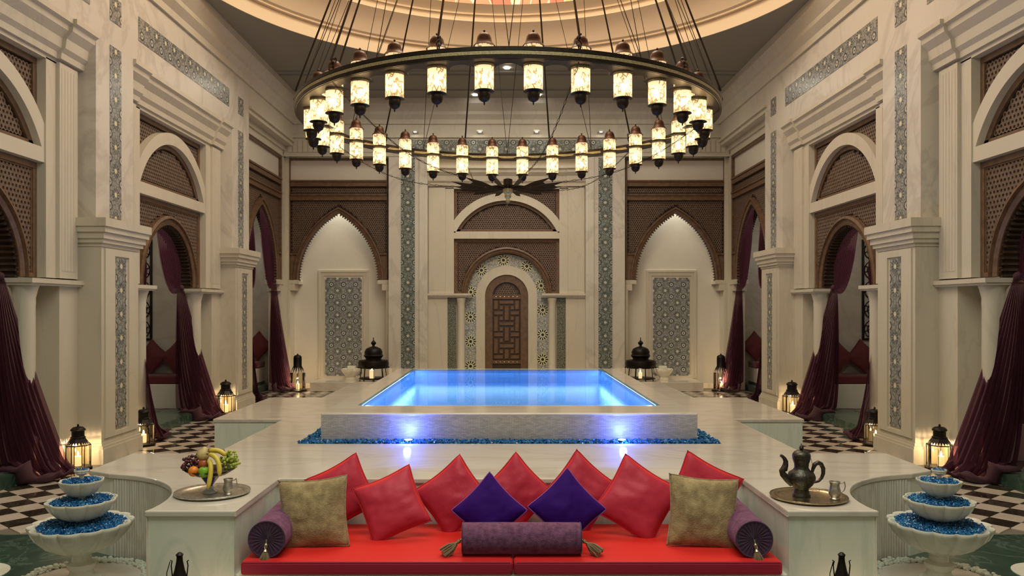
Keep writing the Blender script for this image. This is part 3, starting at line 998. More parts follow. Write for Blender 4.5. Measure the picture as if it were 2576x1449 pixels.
for x0, x1, y0, y1 in boards:
    a, b, c_, d_ = dx(x0) + .004, dx(x1) - .004, dz(y1) + .004, dz(y0) - .004
    mm = MB(); w2, h2 = (b - a) / 2, (d_ - c_) / 2
    g = .012
    mm.add([(-w2, .02, -h2), (w2, .02, -h2), (w2, .02, h2), (-w2, .02, h2), (-w2 + g, -.01, -h2 + g), (w2 - g, -.01, -h2 + g), (w2 - g, -.01, h2 - g), (-w2 + g, -.01, h2 - g)],
           [(0, 1, 2, 3), (4, 5, 6, 7), (0, 1, 5, 4), (1, 2, 6, 5), (2, 3, 7, 6), (3, 0, 4, 7)])
    o = mm.obj('board', M_wood, D); o.location = ((a + b) / 2, .295, (c_ + d_) / 2)
for y0, y1 in ((488, 540), (1295, 1335)):
    MB().box(-.40, .40, .27, .31, dz(y1), dz(y0)).obj('studded_rail', M_wood, D)
    for k in range(6):
        MB().sphere((-.3 + k * .12, .265, (dz(y0) + dz(y1)) / 2), .018, 6, 4).obj('stud', M_brass, D)
m = MB(); honey(m, lambda x, z: z > 2.62 and x * x + (z - 2.585) ** 2 < .33 ** 2, -.4, .4, 2.6, 3.0, .07, .29); tag(m.obj('carved_tympanum', M_lattice, D, fix=False), kind='stuff')

# ------------------------------------------------------------ front wall behind the camera and ceiling
WF = MB().box(-9.6, 9.6, -1.9, -1.6, 0, 8.0).obj('wall_front', M_wall); tag(WF, kind='structure')
CE = empty('ceiling'); tag(CE, kind='structure')
Rd = 5.63
m = MB()
N = 96
inn = [(Rd * cos(2 * PI * i / N), YC + Rd * sin(2 * PI * i / N)) for i in range(N)]
def torect(a):
    c, s_ = cos(a), sin(a)
    t1 = 6.0 / abs(c) if abs(c) > 1e-6 else 1e9
    ymax, ymin = 22.5 - YC, -1.8 - YC
    t2 = (ymax / s_) if s_ > 1e-6 else ((ymin / s_) if s_ < -1e-6 else 1e9)
    t_ = min(t1, t2)
    return (t_ * c, YC + t_ * s_)
out = [torect(2 * PI * i / N) for i in range(N)]
V = [(*p, 8.0) for p in inn] + [(*p, 8.0) for p in out]
m.add(V, [(i, (i + 1) % N, N + (i + 1) % N, N + i) for i in range(N)])
for sx in (-1, 1):
    for (yy, sgn) in ((22.5, 1), (-1.8, -1)):
        a0, a1 = None, None
        pts = [i for i in range(N) if (out[i][0] * sx > 0) and ((out[i][1] - YC) * sgn > 0)]
        e1 = [p for p in out if abs(p[0] - sx * 6.0) < 1e-3 and (p[1] - YC) * sgn > 0]
        e2 = [p for p in out if abs(p[1] - yy) < 1e-3 and p[0] * sx > 0]
        pa = max(e1, key=lambda p: (p[1] - YC) * sgn); pb = max(e2, key=lambda p: p[0] * sx)
        m.add([(*pa, 8.0), (sx * 6.0, yy, 8.0), (*pb, 8.0)], [(0, 1, 2)])
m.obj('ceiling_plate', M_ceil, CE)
m = MB()
for y0, y1, x1 in ((19.25, 19.33, 5.6), (19.55, 19.60, 5.6), (20.9, 20.98, 5.6)):
    m.box(-x1, x1, y0, y1, 7.965, 8.0)
m.obj('ceiling_moulding', M_ceil, CE)
m = MB()
prof = [(5.63, 8.0), (5.61, 8.0), (5.61, 8.30), (5.52, 8.30), (5.52, 8.34), (5.46, 8.36), (5.36, 8.52), (5.20, 8.68), (5.04, 8.77), (5.04, 8.90), (4.97, 8.90), (4.97, 8.94), (4.90, 9.00), (4.74, 9.06)]
m.lathe(prof, 128, (0, YC, 0), cap=False)
m.obj('dome_rim', M_dome, CE, True, fix=False, angle=25)
m = MB()
m.lathe([(4.80 * cos(a), 9.06 + 5.0 * sin(a)) for a in [PI / 2 * i / 14 for i in range(14)]] + [(.02, 14.06)], 64, cap=False)
o = m.obj('stained_glass_dome', M_stain, CE, True, fix=False, angle=180); o.location = (0, YC, 0)
for k, (x, y, z) in enumerate([(0, 19.0, 7.99), (-.85, 21.4, 7.99), (.85, 21.4, 7.99)]):
    m = MB(); m.lathe([(.07, 0), (.07, -.012)], 20); o = m.obj('recessed_spotlight', M_spot); o.location = (x, y, z)
    tag(o, ['small bright ceiling spotlight seen just under the chandelier front rim', 'left of two ceiling spotlights shining inside the chandelier ring', 'right of two ceiling spotlights shining inside the chandelier ring'][k], 'ceiling light', 'ceiling spotlights')
    light('spot_lamp', 'SPOT', (x, y, z - .06), 60, SOFT, .05, (0, 0, 0), spot=R_(80))
for k, px in enumerate((1048, 1208, 1348, 1507)):
    m = MB(); m.lathe([(.035, 0), (.035, -.01)], 14); o = m.obj('recessed_spotlight', M_spot)
    o.location = ((px - 1274) / 89.7, YB - .42, 7.10)
    q = MB().box(-.08, .08, -.08, .24, 0, .04).obj('lamp_bracket', M_wall, o)
    tag(o, ['leftmost', 'second', 'third', 'rightmost'][k] + ' of four tiny spotlights above the back wall tile frieze', 'ceiling light', 'ceiling spotlights')

# ------------------------------------------------------------ dais, sunken seat, pool
def dais_outline(e=0.0):
    r = [(2.04, 7.0), (2.04, 5.88), (2.72, 5.88)]
    c0 = (3.84, 6.08); rad = 1.145
    a0 = math.atan2(5.88 - c0[1], 2.72 - c0[0]); a1 = R_(100)
    a0 = a0 if a0 > 0 else a0 + 2 * PI
    for i in range(1, 25):
        a = a0 + (a1 - a0) * i / 24
        r.append((c0[0] + rad * cos(a), c0[1] + rad * sin(a)))
    r += [(3.9, 7.36), (3.9, 8.22), (3.05, 8.22), (3.05, 10.75), (4.0, 10.75), (4.0, 13.35), (3.12, 13.35), (3.12, 16.2), (0, 16.2)]
    return r
half = dais_outline()
right = half
left = [(-x, y) for x, y in reversed(half[:-1])]
outline = right + left
DA = empty('dais'); tag(DA, 'polished pale marble platform carrying the pool, stepped outline, front left and right blocks', 'platform')
def poly_solid(pts, z0, z1, name, mat, parent, hole=None, bevel=0):
    bm = bmesh.new()
    vs = [bm.verts.new((x, y, z1)) for x, y in pts]
    es = [bm.edges.new((vs[i], vs[(i + 1) % len(vs)])) for i in range(len(vs))]
    if hole:
        hs = [bm.verts.new((x, y, z1)) for x, y in hole]
        es += [bm.edges.new((hs[i], hs[(i + 1) % len(hs)])) for i in range(len(hs))]
    bmesh.ops.triangle_fill(bm, use_beauty=True, use_dissolve=False, edges=es)
    bmesh.ops.dissolve_limit(bm, angle_limit=.01, verts=bm.verts, edges=[e for e in bm.edges if len(e.link_faces) == 2])
    top = list(bm.faces)
    ret = bmesh.ops.extrude_face_region(bm, geom=top)
    nv = [g for g in ret['geom'] if isinstance(g, bmesh.types.BMVert)]
    bmesh.ops.translate(bm, verts=nv, vec=(0, 0, z0 - z1))
    bmesh.ops.recalc_face_normals(bm, faces=bm.faces)
    me = bpy.data.meshes.new(name); bm.to_mesh(me); bm.free()
    me.materials.append(mat)
    o = bpy.data.objects.new(name, me); COL.objects.link(o); o.parent = parent
    if bevel:
        b = o.modifiers.new('bevel', 'BEVEL'); b.width = bevel; b.segments = 3; b.limit_method = 'ANGLE'
    return o
trough = [(-2.36, 8.80), (2.36, 8.80), (2.36, 15.9), (-2.36, 15.9)]
poly_solid(outline, .70, .75, 'marble_top', M_dais, DA, trough, .012)
def inset(pts, e):
    n = len(pts); out = []
    for i in range(n):
        p0, p1, p2 = Vector(pts[i - 1]), Vector(pts[i]), Vector(pts[(i + 1) % n])
        d1 = (p1 - p0).normalized(); d2 = (p2 - p1).normalized()
        n1 = Vector((-d1.y, d1.x)); n2 = Vector((-d2.y, d2.x))
        b = n1 + n2
        k = e / max(.5, b.dot(n1) ) if b.length > 1e-6 else e
        out.append(tuple(p1 + b * k))
    return out
area = sum(outline[i][0] * outline[(i + 1) % len(outline)][1] - outline[(i + 1) % len(outline)][0] * outline[i][1] for i in range(len(outline)))
body = inset(outline, .018 if area > 0 else -.018)
bo = poly_solid(body, 0, .70, 'marble_body', M_block, DA, trough)
MB().box(-2.06, 2.06, 5.93, 7.02, 0, .262).obj('seat_plinth', M_block, DA, bevel=.008)
MB().box(-2.5, 2.5, 8.7, 16.0, 0.0, .66).obj('trough_bed', M_grout, DA)
# fluted lining of the two round recesses
for sd in (-1, 1):
    m = MB()
    c0 = (3.84, 6.08); rad = 1.145
    a0 = math.atan2(5.88 - c0[1], 2.72 - c0[0]); a0 = a0 if a0 > 0 else a0 + 2 * PI
    a1 = R_(102); n = 60
    pth = []
    for i in range(n + 1):
        a = a0 + (a1 - a0) * i / n
        m2 = rad + .012
        pth.append((c0[0] + m2 * cos(a), c0[1] + m2 * sin(a), a))
    for i in range(n):
        x0, y0, a = pth[i]; x1, y1, b = pth[i + 1]
        am_ = (a + b) / 2
        xi, yi = c0[0] + (rad + .001) * cos(am_), c0[1] + (rad + .001) * sin(am_)
        m.add([(sd * x0, y0, 0), (sd * xi, yi, 0), (sd * x1, y1, 0), (sd * x0, y0, .699), (sd * xi, yi, .699), (sd * x1, y1, .699)],
              [(0, 1, 4, 3), (1, 2, 5, 4), (0, 3, 5, 2), (0, 2, 1), (3, 4, 5)])
    m.obj('fluted_lining', M_flute, DA)

PO = empty('plunge_pool', (0, 9.0, 0)); tag(PO, 'raised rectangular marble pool full of glowing blue water', 'pool')
PX, PY0, PY1, ZR = 2.13, 9.0, 15.6, 1.075
IX, IY0, IY1 = 1.80, 9.72, 15.35
m = MB()
def shell(m, x, y0, y1, ix, iy0, iy1, z0, z1):
    o = [(-x, y0), (x, y0), (x, y1), (-x, y1)]; i_ = [(-ix, iy0), (ix, iy0), (ix, iy1), (-ix, iy1)]
    V = [(*p, z0) for p in o] + [(*p, z1) for p in o] + [(*p, z0) for p in i_] + [(*p, z1) for p in i_]
    F = []
    for k in range(4):
        l = (k + 1) % 4
        F += [(k, l, 4 + l, 4 + k), (8 + k, 12 + k, 12 + l, 8 + l), (4 + k, 4 + l, 12 + l, 12 + k), (k, 8 + k, 8 + l, l)]
    return m.add(V, F)
shell(m, PX, PY0, PY1, PX - .03, PY0 + .03, PY1 - .03, .66, ZR - .03)
o = m.obj('stone_strip_cladding', M_strips, PO); o.location = (0, -9.0, 0)
m = MB(); shell(m, PX + .005, PY0 - .005, PY1 + .005, IX, IY0, IY1, ZR - .045, ZR - .012)
o = m.obj('rim', M_dais, PO, bevel=.012); o.location = (0, -9.0, 0)
m = MB()
m.add([(-IX, IY0, .80), (IX, IY0, .80), (IX, IY1, .80), (-IX, IY1, .80), (-IX, IY0, 1.05), (IX, IY0, 1.05), (IX, IY1, 1.05), (-IX, IY1, 1.05)],
      [(0, 1, 2, 3), (0, 4, 5, 1), (1, 5, 6, 2), (2, 6, 7, 3), (3, 7, 4, 0)])
o = m.obj('mosaic_basin', M_poolm, PO, fix=False); o.location = (0, -9.0, 0)
m = MB(); m.add([(-IX - .04, IY0 - .04, ZR - .008), (IX + .04, IY0 - .04, ZR - .008), (IX + .04, IY1 + .04, ZR - .008), (-IX - .04, IY1 + .04, ZR - .008)], [(0, 1, 2, 3)])
o = m.obj('water', M_water, PO, fix=False); o.location = (0, -9.0, 0)
for nm_, loc_, rot_, ln in (('left', (-IX + .02, 12.53, 1.03), (0, -R_(58), 0), 5.5), ('right', (IX - .02, 12.53, 1.03), (0, R_(58), 0), 5.5)):
    light('pool_strip_lamp', 'AREA', loc_, 32, (.50, .72, 1.0), .05, rot_, sy=ln)
light('pool_strip_lamp', 'AREA', (0, IY0 + .02, 1.03), 26, (.50, .72, 1.0), 3.4, (R_(58), 0, 0), sy=.05)
light('pool_strip_lamp', 'AREA', (0, IY1 - .02, 1.03), 13, (.50, .72, 1.0), 3.4, (-R_(58), 0, 0), sy=.05)

# blue glass chips round the pool
m = MB(); rnd = random.Random(3)
def scat(m, x0, x1, y0, y1, dens, r, z):
    for _ in range(int((x1 - x0) * (y1 - y0) * dens)):
        m.chip((rnd.uniform(x0, x1), rnd.uniform(y0, y1), z + rnd.uniform(-.01, .02)), r, rnd)
scat(m, -2.34, 2.34, 8.82, 9.0, 3000, .020, .745)
for s in (-1, 1):
    a, b = sorted((s * 2.14, s * 2.35)); scat(m, a, b, 9.0, 15.8, 2100, .020, .74)
tag(m.obj('blue_glass_gravel', M_chips, fix=False), 'blue glass gravel filling the narrow trough around the raised pool', 'gravel', kind='stuff')
for k, x in enumerate((-1.13, 1.26)):
    S_ = empty('uplight', (x, 8.90, .74)); tag(S_, ['left', 'right'][k] + ' blue uplight in the gravel against the pool front wall', 'spotlight', 'blue pool uplights')
    m = MB(); m.lathe([(.06, 0), (.06, .03), (.045, .035)], 20); m.obj('housing', M_iron, S_)
    m = MB(); m.lathe([(.044, .036), (.04, .04)], 20); m.obj('lens', M_blueled, S_)
    light('blue_uplight_lamp', 'SPOT', (x, 8.85, .79), 14, (.07, .13, 1.0), .03, (R_(163), 0, 0), spot=R_(120))
    light('blue_uplight_core', 'POINT', (x, 8.79, .835), 11, (.07, .14, 1.0), .04)

# ------------------------------------------------------------ seat cushions, pillows, bolsters
def rbox(name, x0, x1, y0, y1, z0, z1, mat, parent, bev):
    cx_, cy_, cz_ = (x0 + x1) / 2, (y0 + y1) / 2, z0
    o = MB().box(x0 - cx_, x1 - cx_, y0 - cy_, y1 - cy_, 0, z1 - z0).obj(name, mat, parent, True, angle=60)
    o.location = (cx_, cy_, cz_)
    b = o.modifiers.new('bevel', 'BEVEL'); b.width = bev; b.segments = 4
    return o
for k, (a, b) in enumerate(((-2.015, .010), (.016, 2.015))):
    o = rbox('seat_cushion', a, b, 5.90, 6.96, .263, .365, M_redseat, None, .022)
    tag(o, ['left', 'right'][k] + ' half of the flat bright red seat cushion in the sunken sofa', 'cushion', 'long red seat cushions')
    L = (b - a) / 2; 
    m = MB()
    for z in (.098, .012):
        m.tube([(-L + .02, -.525, z), (L - .02, -.525, z)], .0045, 6)
    m.obj('piping', M_redtrim, o)

def pillow_mesh(s, th, seed, pinch=.10):
    rnd2 = random.Random(seed)
    n = 22
    import mathutils
    m = MB()
    off = Vector((rnd2.random() * 9, rnd2.random() * 9, 0))
    V = []
    for side in (-1, 1):
        for j in range(n + 1):
            for i in range(n + 1):
                u, v = -1 + 2 * i / n, -1 + 2 * j / n
                x = s / 2 * u * (1 - pinch * (1 - v * v) * abs(u) ** 1.5)
                z = s / 2 * v * (1 - pinch * (1 - u * u) * abs(v) ** 1.5)
                prof = ((1 - u ** 4) * (1 - v ** 4)) ** .5 * (.55 + .45 * (1 - u * u) * (1 - v * v))
                wr = mathutils.noise.noise(Vector((u * 1.3, v * 1.3, side)) + off) * .20 + mathutils.noise.noise(Vector((u * 3.2 + v, v * 5, side)) + off) * .08
                # radiating corner creases
                cr = .05 * sin(6 * math.atan2(u, v) + seed) * (abs(u) * abs(v))
                y = side * th / 2 * prof * (1 + wr * 1.5 + cr)
                V.append((x, y, z))
    N1 = (n + 1) ** 2
    F = []
    for j in range(n):
        for i in range(n):
            a = j * (n + 1) + i
            F.append((a, a + 1, a + n + 2, a + n + 1))
            F.append((N1 + a, N1 + a + n + 1, N1 + a + n + 2, N1 + a + 1))
    m.add(V, F)
    # weld borders
    return m
def make_pillow(label, group, px, py, Y, s, phi, lean, mat, trim, seed, th=.17, yaw=0, name='throw_pillow', x=None, z=None):
    m = pillow_mesh(s, th, seed)
    if x is None:
        x = (px - 1270) * Y / 2000 - .05; z = 2.25 - (py - 775) * Y / 2000
    o = m.obj(name, mat, None, True, fix=False, angle=180)
    bm = bmesh.new(); bm.from_mesh(o.data); bmesh.ops.remove_doubles(bm, verts=bm.verts, dist=1e-4)
    bmesh.ops.recalc_face_normals(bm, faces=bm.faces); bm.to_mesh(o.data); bm.free(); o.data.shade_smooth()
    P = []
    n = 14; pinch = .10
    for k in range(4):
        for i in range(n):
            q = -1 + 2 * i / n
            e = s / 2 * (1 - pinch * (1 - q * q)); f = s / 2 * q * 1.0
            c_ = 1.0 - .03 * abs(q) ** 8
            P.append([(f * c_, 0, -e * c_), (e * c_, 0, f * c_), (-f * c_, 0, e * c_), (-e * c_, 0, -f * c_)][k])
    MB().tube(P, .006, 6, True).obj('piping', trim, o, True)
    M = Matrix.Translation((x, Y, z)) @ Matrix.Rotation(yaw, 4, 'Z') @ Matrix.Rotation(-lean, 4, 'X') @ Matrix.Rotation(-phi, 4, 'Y')
    o.matrix_world = M
    tag(o, label, 'pillow', group)
    return o
G1, G2, G3 = 'red throw pillows', 'purple velvet pillows', 'tan chenille pillows'
make_pillow('red throw pillow leaning behind the left tan pillow', G1, 862, 1238, 6.80, .50, R_(28), R_(12), M_red, M_redtrim, 1)
make_pillow('red throw pillow tilted, right beside the left tan pillow', G1, 985, 1270, 6.58, .52, R_(24), R_(24), M_red, M_redtrim, 2)
make_pillow('red throw pillow behind and left of the left purple pillow', G1, 1142, 1250, 6.78, .52, R_(38), R_(14), M_red, M_redtrim, 3)
make_pillow('red pillow standing on its corner between both purple pillows', G1, 1298, 1240, 6.84, .50, R_(45), R_(10), M_red, M_redtrim, 4)
make_pillow('red throw pillow directly behind the right purple pillow', G1, 1462, 1238, 6.80, .52, R_(-40), R_(12), M_red, M_redtrim, 5)
make_pillow('red throw pillow sagging, right of the right purple pillow', G1, 1604, 1258, 6.64, .57, R_(-33), R_(20), M_red, M_redtrim, 6)
make_pillow('red throw pillow mostly hidden behind the right tan pillow', G1, 1768, 1240, 6.80, .54, R_(-27), R_(10), M_red, M_redtrim, 7)
make_pillow('left of the two purple velvet pillows, standing on one corner', G2, 1231, 1284, 6.36, .44, R_(45), R_(20), M_purple, M_purpletrim, 8, .15)
make_pillow('right and larger of the two purple velvet pillows', G2, 1426, 1278, 6.38, .46, R_(43), R_(20), M_purple, M_purpletrim, 9, .15)
make_pillow('square tan chenille pillow at the left end of the sofa', G3, 789, 1291, 6.34, .56, R_(5), R_(14), M_tan, M_tan, 10, .20)
make_pillow('square tan chenille pillow at the right end of the sofa', G3, 1768, 1288, 6.34, .565, R_(-5), R_(14), M_tan, M_tan, 11, .20)

def tassel(parent, p0, p1, droop=False):
    """short cord, knot and skirt from p0 to p1 in parent space"""
    p0, p1 = Vector(p0), Vector(p1)
    d = (p1 - p0); L = d.length; d.normalize()
    q = d.to_track_quat('Z', 'Y').to_matrix().to_4x4()
    T = Matrix.Translation(p0) @ q
    m = MB(); m.lathe([(.006, 0), (.006, L * .12), (.016, L * .16), (.014, L * .26), (.009, L * .30), (.020, L * .36), (.018, L * .42)], 14)
    o = m.obj('tassel_knot', M_brass, parent, True); o.matrix_local = T
    m = MB(); rn = random.Random(5)
    for k in range(46):
        a = 2 * PI * k / 46; r0 = .014 + .004 * rn.random(); r1 = .034 + .014 * rn.random()
        m.tube([(r0 * cos(a), r0 * sin(a), L * .40), (r1 * cos(a) * .8, r1 * sin(a) * .8, L * .6), (r1 * cos(a + .1), r1 * sin(a + .1), L * (.94 + .08 * rn.random()))], .0028, 4)
    o2 = m.obj('tassel_skirt', M_tassel, parent, True); tag(o2, kind='stuff'); o2.matrix_local = T
def bolster(label, L, r, loc, rz, tl):
    root = empty('bolster_cushion', loc, rz)
    m = MB(); m.lathe([(r * .96, -L / 2), (r, -L / 2 + .02), (r * 1.01, 0), (r, L / 2 - .02), (r * .96, L / 2)], 40, axis='x', cap=False)
    m.obj('cover', M_plum, root, True, fix=False, angle=180)
    for s in (-1, 1):
        m = MB(); seg = 72
        V = [(s * (L / 2 - .012), 0, 0)]
        for j in range(1, 7):
            rr = r * j / 6 * .97
            for k in range(seg):
                a = 2 * PI * k / seg
                bx = s * (L / 2 + (.004 if k % 3 else -.006) * (1 - abs(j - 3) / 5) - .012 * (1 - j / 6))
                V.append((bx, rr * cos(a), rr * sin(a)))
        F = [(0, 1 + k, 1 + (k + 1) % seg) for k in range(seg)]
        for j in range(5):
            for k in range(seg):
                l = (k + 1) % seg
                F.append((1 + j * seg + k, 1 + j * seg + l, 1 + (j + 1) * seg + l, 1 + (j + 1) * seg + k))
        m.add(V, F)
        m.obj('gathered_end', M_plumend, root, True, fix=False, angle=60)
        m = MB(); m.tube([(s * L / 2, r * .97 * cos(2 * PI * k / 40), r * .97 * sin(2 * PI * k / 40)) for k in range(40)], .006, 6, True)
        m.obj('piping', M_plumend, root, True)
    for a, b in tl:
        tassel(root, a, b)
    tag(root, label, 'bolster', 'plum bolster cushions')
    return root
bolster('round plum bolster lying across the front middle of the red seat', .90, .118, (.078, 6.10, .485), 0,
        [((-.45, 0, 0), (-.60, -.06, -.105)), ((.45, 0, 0), (.60, -.06, -.105))])
bolster('plum bolster against the left marble side, its round end to the viewer', .86, .140, (-1.86, 6.42, .507), R_(90) + R_(2), [((-.43, 0, 0), (-.455, .02, -.235))])
bolster('plum bolster against the right marble side, its round end to the viewer', .86, .140, (1.845, 6.42, .507), R_(90) - R_(2), [((-.43, 0, 0), (-.46, -.04, -.235))])

# ------------------------------------------------------------ fountains
def lobes(n, d=.10):
    return lambda a: (1 - d) + d * abs(cos(n * a / 2)) ** .6
def make_fountain():
    root = empty('tiered_fountain')
    m = MB(); m.lathe([(.15, 0), (.15, .03), (.10, .05), (.085, .09), (.11, .12), (.11, .15), (.075, .17), (.07, .22), (.10, .25)], 36)
    m.obj('pedestal', M_bowl, root, True)
    specs = [(.395, .479, .235, 14), (.272, .667, .165, 10), (.172, .826, .135, 8), (.058, .912, .05, 8)]
    rn = random.Random(11)
    for i, (r, z, h, nl) in enumerate(specs):
        zb = z - h
        pr = [(r * .24, zb), (r * .45, zb + h * .06), (r * .70, zb + h * .28), (r * .90, zb + h * .62), (r * .985, zb + h * .88), (r, z - .012), (r * .99, z), (r * .95, z), (r * .92, z - .012), (r * .88, z - .03)]
        m = MB(); m.lathe(pr, 160 if i < 2 else 96, mod=lobes(nl)); 
        b = m.obj('bowl', M_bowl, root, True, angle=50)
        if i < 3:
            nz = specs[i + 1]
            MB().lathe([(r * .12, z - .04), (r * .10, nz[1] - nz[2] + .01)], 20).obj('stem', M_bowl, b, True)
        m = MB()
        cnt = int(4600 * r * r * 2.6)
        for _ in range(cnt):
            a = rn.random() * 2 * PI; q = math.sqrt(rn.random()) * .93
            lr = r * .90 * lobes(nl)(a) * q
            m.chip((lr * cos(a), lr * sin(a), z - .012 + .016 * (1 - q) + rn.random() * .012), .0095 if i < 3 else .007, rn)
        m.lathe([(r * .80, z - .03), (r * .80, z - .014)], 30)
        tag(m.obj('blue_glass_chips', M_chips, b, fix=False), kind='stuff')
    return root
ft = make_fountain()
place(ft, (-3.51, 6.50, .02)); tag(ft, 'white marble four tier fountain of scalloped bowls on the left', 'fountain', 'tiered fountains')
f2 = copy_tree(ft); place(f2, (3.50, 6.50, .02), .3); tag(f2, 'white marble four tier fountain of scalloped bowls on the right', 'fountain', 'tiered fountains')
for sd, fx in ((-1, -3.51), (1, 3.50)):
    m = MB(); m.lathe([(.46, 0), (.46, .02)], 48); o = m.obj('fountain_plate', M_dome2 if 'M_dome2' in globals() else M_traystone if 'M_traystone' in globals() else M_dais)
    o.location = (fx, 6.5, .001); tag(o, 'round marble slab under the %s fountain' % ('left' if sd < 0 else 'right'), 'slab', 'fountain slabs')
    m = MB(); rn = random.Random(20 + sd)
    for k in range(900):
        a = rn.random() * 2 * PI; q = rn.uniform(.455, .56)
        x_, y_ = q * cos(a), q * sin(a)
        r_ = rn.uniform(.011, .024)
        m.sphere((x_, y_, r_ * .8 + rn.random() * .02), r_, 6, 4, (1, .8 + .3 * rn.random(), .8))
    o = m.obj('white_pebbles', M_pebble, None, True, fix=False, angle=180); o.location = (fx, 6.5, .0)
    tag(o, 'ring of small white pebbles around the %s fountain foot' % ('left' if sd < 0 else 'right'), 'pebbles', kind='stuff')

# ------------------------------------------------------------ curtains (in bay space)
def bez(p0, p1, p2, t_):
    return tuple((1 - t_) ** 2 * a + 2 * t_ * (1 - t_) * b + t_ * t_ * c for a, b, c in zip(p0, p1, p2))
def curtain(fs, a=1.10, rise=1.14, zs=2.66, dp=.32, tieu=.98, tiez=2.66, hem=((.95, .35), (.95, -.38), (1.55, -.28)), seed=0, near=False):
    """drape gathered at the jamb on the side fs (+1/-1 along the wall); returns root with upper drape and lower fall"""
    root = empty('curtain')
    rn = random.Random(seed)
    az = arch_pt(a, rise, zs)
    K = (tieu, dp, tiez)
    ns, nt = 90, 30
    if True:
        m = MB(); V = []
        for i in range(ns + 1):
            s = i / ns
            us_ = .62 if near else -.12
            u0 = us_ + (a * .90 - us_) * s
            T = (u0, dp, az(u0) - .03)
            C = (us_ + .10 * (1 - s) + s * (tieu - us_ - .02), dp - .16 * (1 - s), (1 - s) * (tiez - .55 * (rise / 1.14)) + s * (tiez + .35))
            fold = sin(s * 2 * PI * 13 + seed)
            for j in range(nt + 1):
                t_ = j / nt
                p = bez(T, C, K, t_)
                amp = .035 * (1 - t_ * .6) * min(1, t_ * 5)
                gat = (fold * amp)
                V.append((fs * p[0], p[1] + gat, p[2] + .25 * gat))
        F = [(i * (nt + 1) + j, (i + 1) * (nt + 1) + j, (i + 1) * (nt + 1) + j + 1, i * (nt + 1) + j + 1) for i in range(ns) for j in range(nt)]
        m.add(V, F); m.obj('upper_swag', M_voile, root, True, fix=False, angle=180)
        m = MB(); m.sphere((fs * tieu, dp, tiez), .075, 12, 8, (.8, 1, .8)); m.obj('tie_knot', M_voile2, root, True)
    m = MB(); V = []
    nt = 44
    for i in range(ns + 1):
        s = i / ns
        hb = bez(hem[0], hem[1], hem[2], s); he = (hb[0], hb[1], .17 if hb[1] > .03 else .02)
        hs = .5 * s ** .7
        C = (tieu + (he[0] - tieu) * hs, dp + (he[1] - dp) * hs + .10 * (1 - s), .55 + .75 * s)
        fold = sin(s * 2 * PI * 11 + seed * 2) + .4 * sin(s * 2 * PI * 23 + seed)
        for j in range(nt + 1):
            t_ = j / nt
            sp = (s - .5) * 2
            K2 = (tieu + .02 * sp, dp - .06 * sp, tiez - .02)
            p = bez(K2, C, he, t_)
            amp = .05 * t_ ** .7
            z = p[2]
            pool = 0
            if t_ > .9:
                pool = (t_ - .9) * 10
                z = he[2] + .01 + max(0, z - he[2]) * .9 + .05 * pool * (1 + sin(s * 40 + seed)) * .6
            V.append((fs * (p[0] + fold * amp * .9 + .06 * pool * sin(s * 17)), p[1] - fold * amp * .6 - .07 * pool * (1 + .5 * sin(s * 31)), z))
    F = [(i * (nt + 1) + j, (i + 1) * (nt + 1) + j, (i + 1) * (nt + 1) + j + 1, i * (nt + 1) + j + 1) for i in range(ns) for j in range(nt)]
    m.add(V, F); m.obj('lower_fall', M_voile, root, True, fix=False, angle=180)
    m = MB()                                   # heap of cloth on the floor
    V = []; nu = 40; nv = 12
    for i in range(nu + 1):
        s = i / nu
        cx_, cy_ = bez(hem[0], hem[1], hem[2], s); cy_ -= .03; zg = .155 if cy_ > .03 else 0
        rr = .10 * (1 + .35 * sin(s * 19 + seed)) * (sin(PI * min(1, max(0, s * .9 + .08))) ** .5 + .15)
        for k in range(nv):
            a_ = 2 * PI * k / nv
            V.append((fs * (cx_ + rr * .9 * cos(a_)), cy_ - .02 + rr * .8 * cos(a_ + 1.2), zg + max(.012, .045 + rr * .65 * sin(a_) * (1 + .25 * sin(s * 33)))))
    F = [(i * nv + k, i * nv + (k + 1) % nv, (i + 1) * nv + (k + 1) % nv, (i + 1) * nv + k) for i in range(nu) for k in range(nv)]
    m.add(V, F); m.obj('pooled_hem', M_voile2, root, True, fix=False, angle=180)
    return root
M_voile2 = simple('gathered_plum_voile', (.05, .014, .022), .8, Sheen_Weight=.22, Sheen_Tint=(.6, .3, .4, 1))
for side, sg in (('left', -1), ('right', 1)):
    rz = PI / 2 if sg < 0 else -PI / 2
    far = 1 if sg < 0 else -1          # local x sign that points away from the camera
    for yc in BAYS[1:]:
        wh = 'outer edge of the photo' if yc < 10 else 'middle bay'
        c = curtain(far, seed=1 + (sg > 0) + int(yc)); place(c, (sg * XB, yc, 0), rz)
        tag(c, 'sheer plum curtain tied to the far column, %s %s' % (side, wh), 'curtain', 'sheer plum curtains')
        c = curtain(-far, seed=5 + (sg > 0) + int(yc), near=True); place(c, (sg * XB, yc, 0), rz)
        tag(c, 'sheer plum curtain tied to the near column, %s %s' % (side, wh), 'curtain', 'sheer plum curtains')
    c = curtain(far, a=1.25, rise=1.87, zs=3.04, dp=.08, tieu=1.13, tiez=2.98, hem=((.95, .10), (.95, -.40), (1.50, -.34)), seed=3 + sg); place(c, (sg * XB, BAY3, 0), rz)
    tag(c, 'tall plum curtain knotted at the far side of the last bay, %s wall' % side, 'curtain', 'sheer plum curtains')
    c = curtain(-far, a=1.25, rise=1.87, zs=3.04, dp=.08, tieu=1.13, tiez=2.98, hem=((.95, .10), (1.0, -.35), (1.50, -.30)), seed=4 + sg, near=True); place(c, (sg * XB, BAY3, 0), rz)
    tag(c, 'plum curtain mostly hidden behind the far pier, %s wall' % side, 'curtain', 'sheer plum curtains')

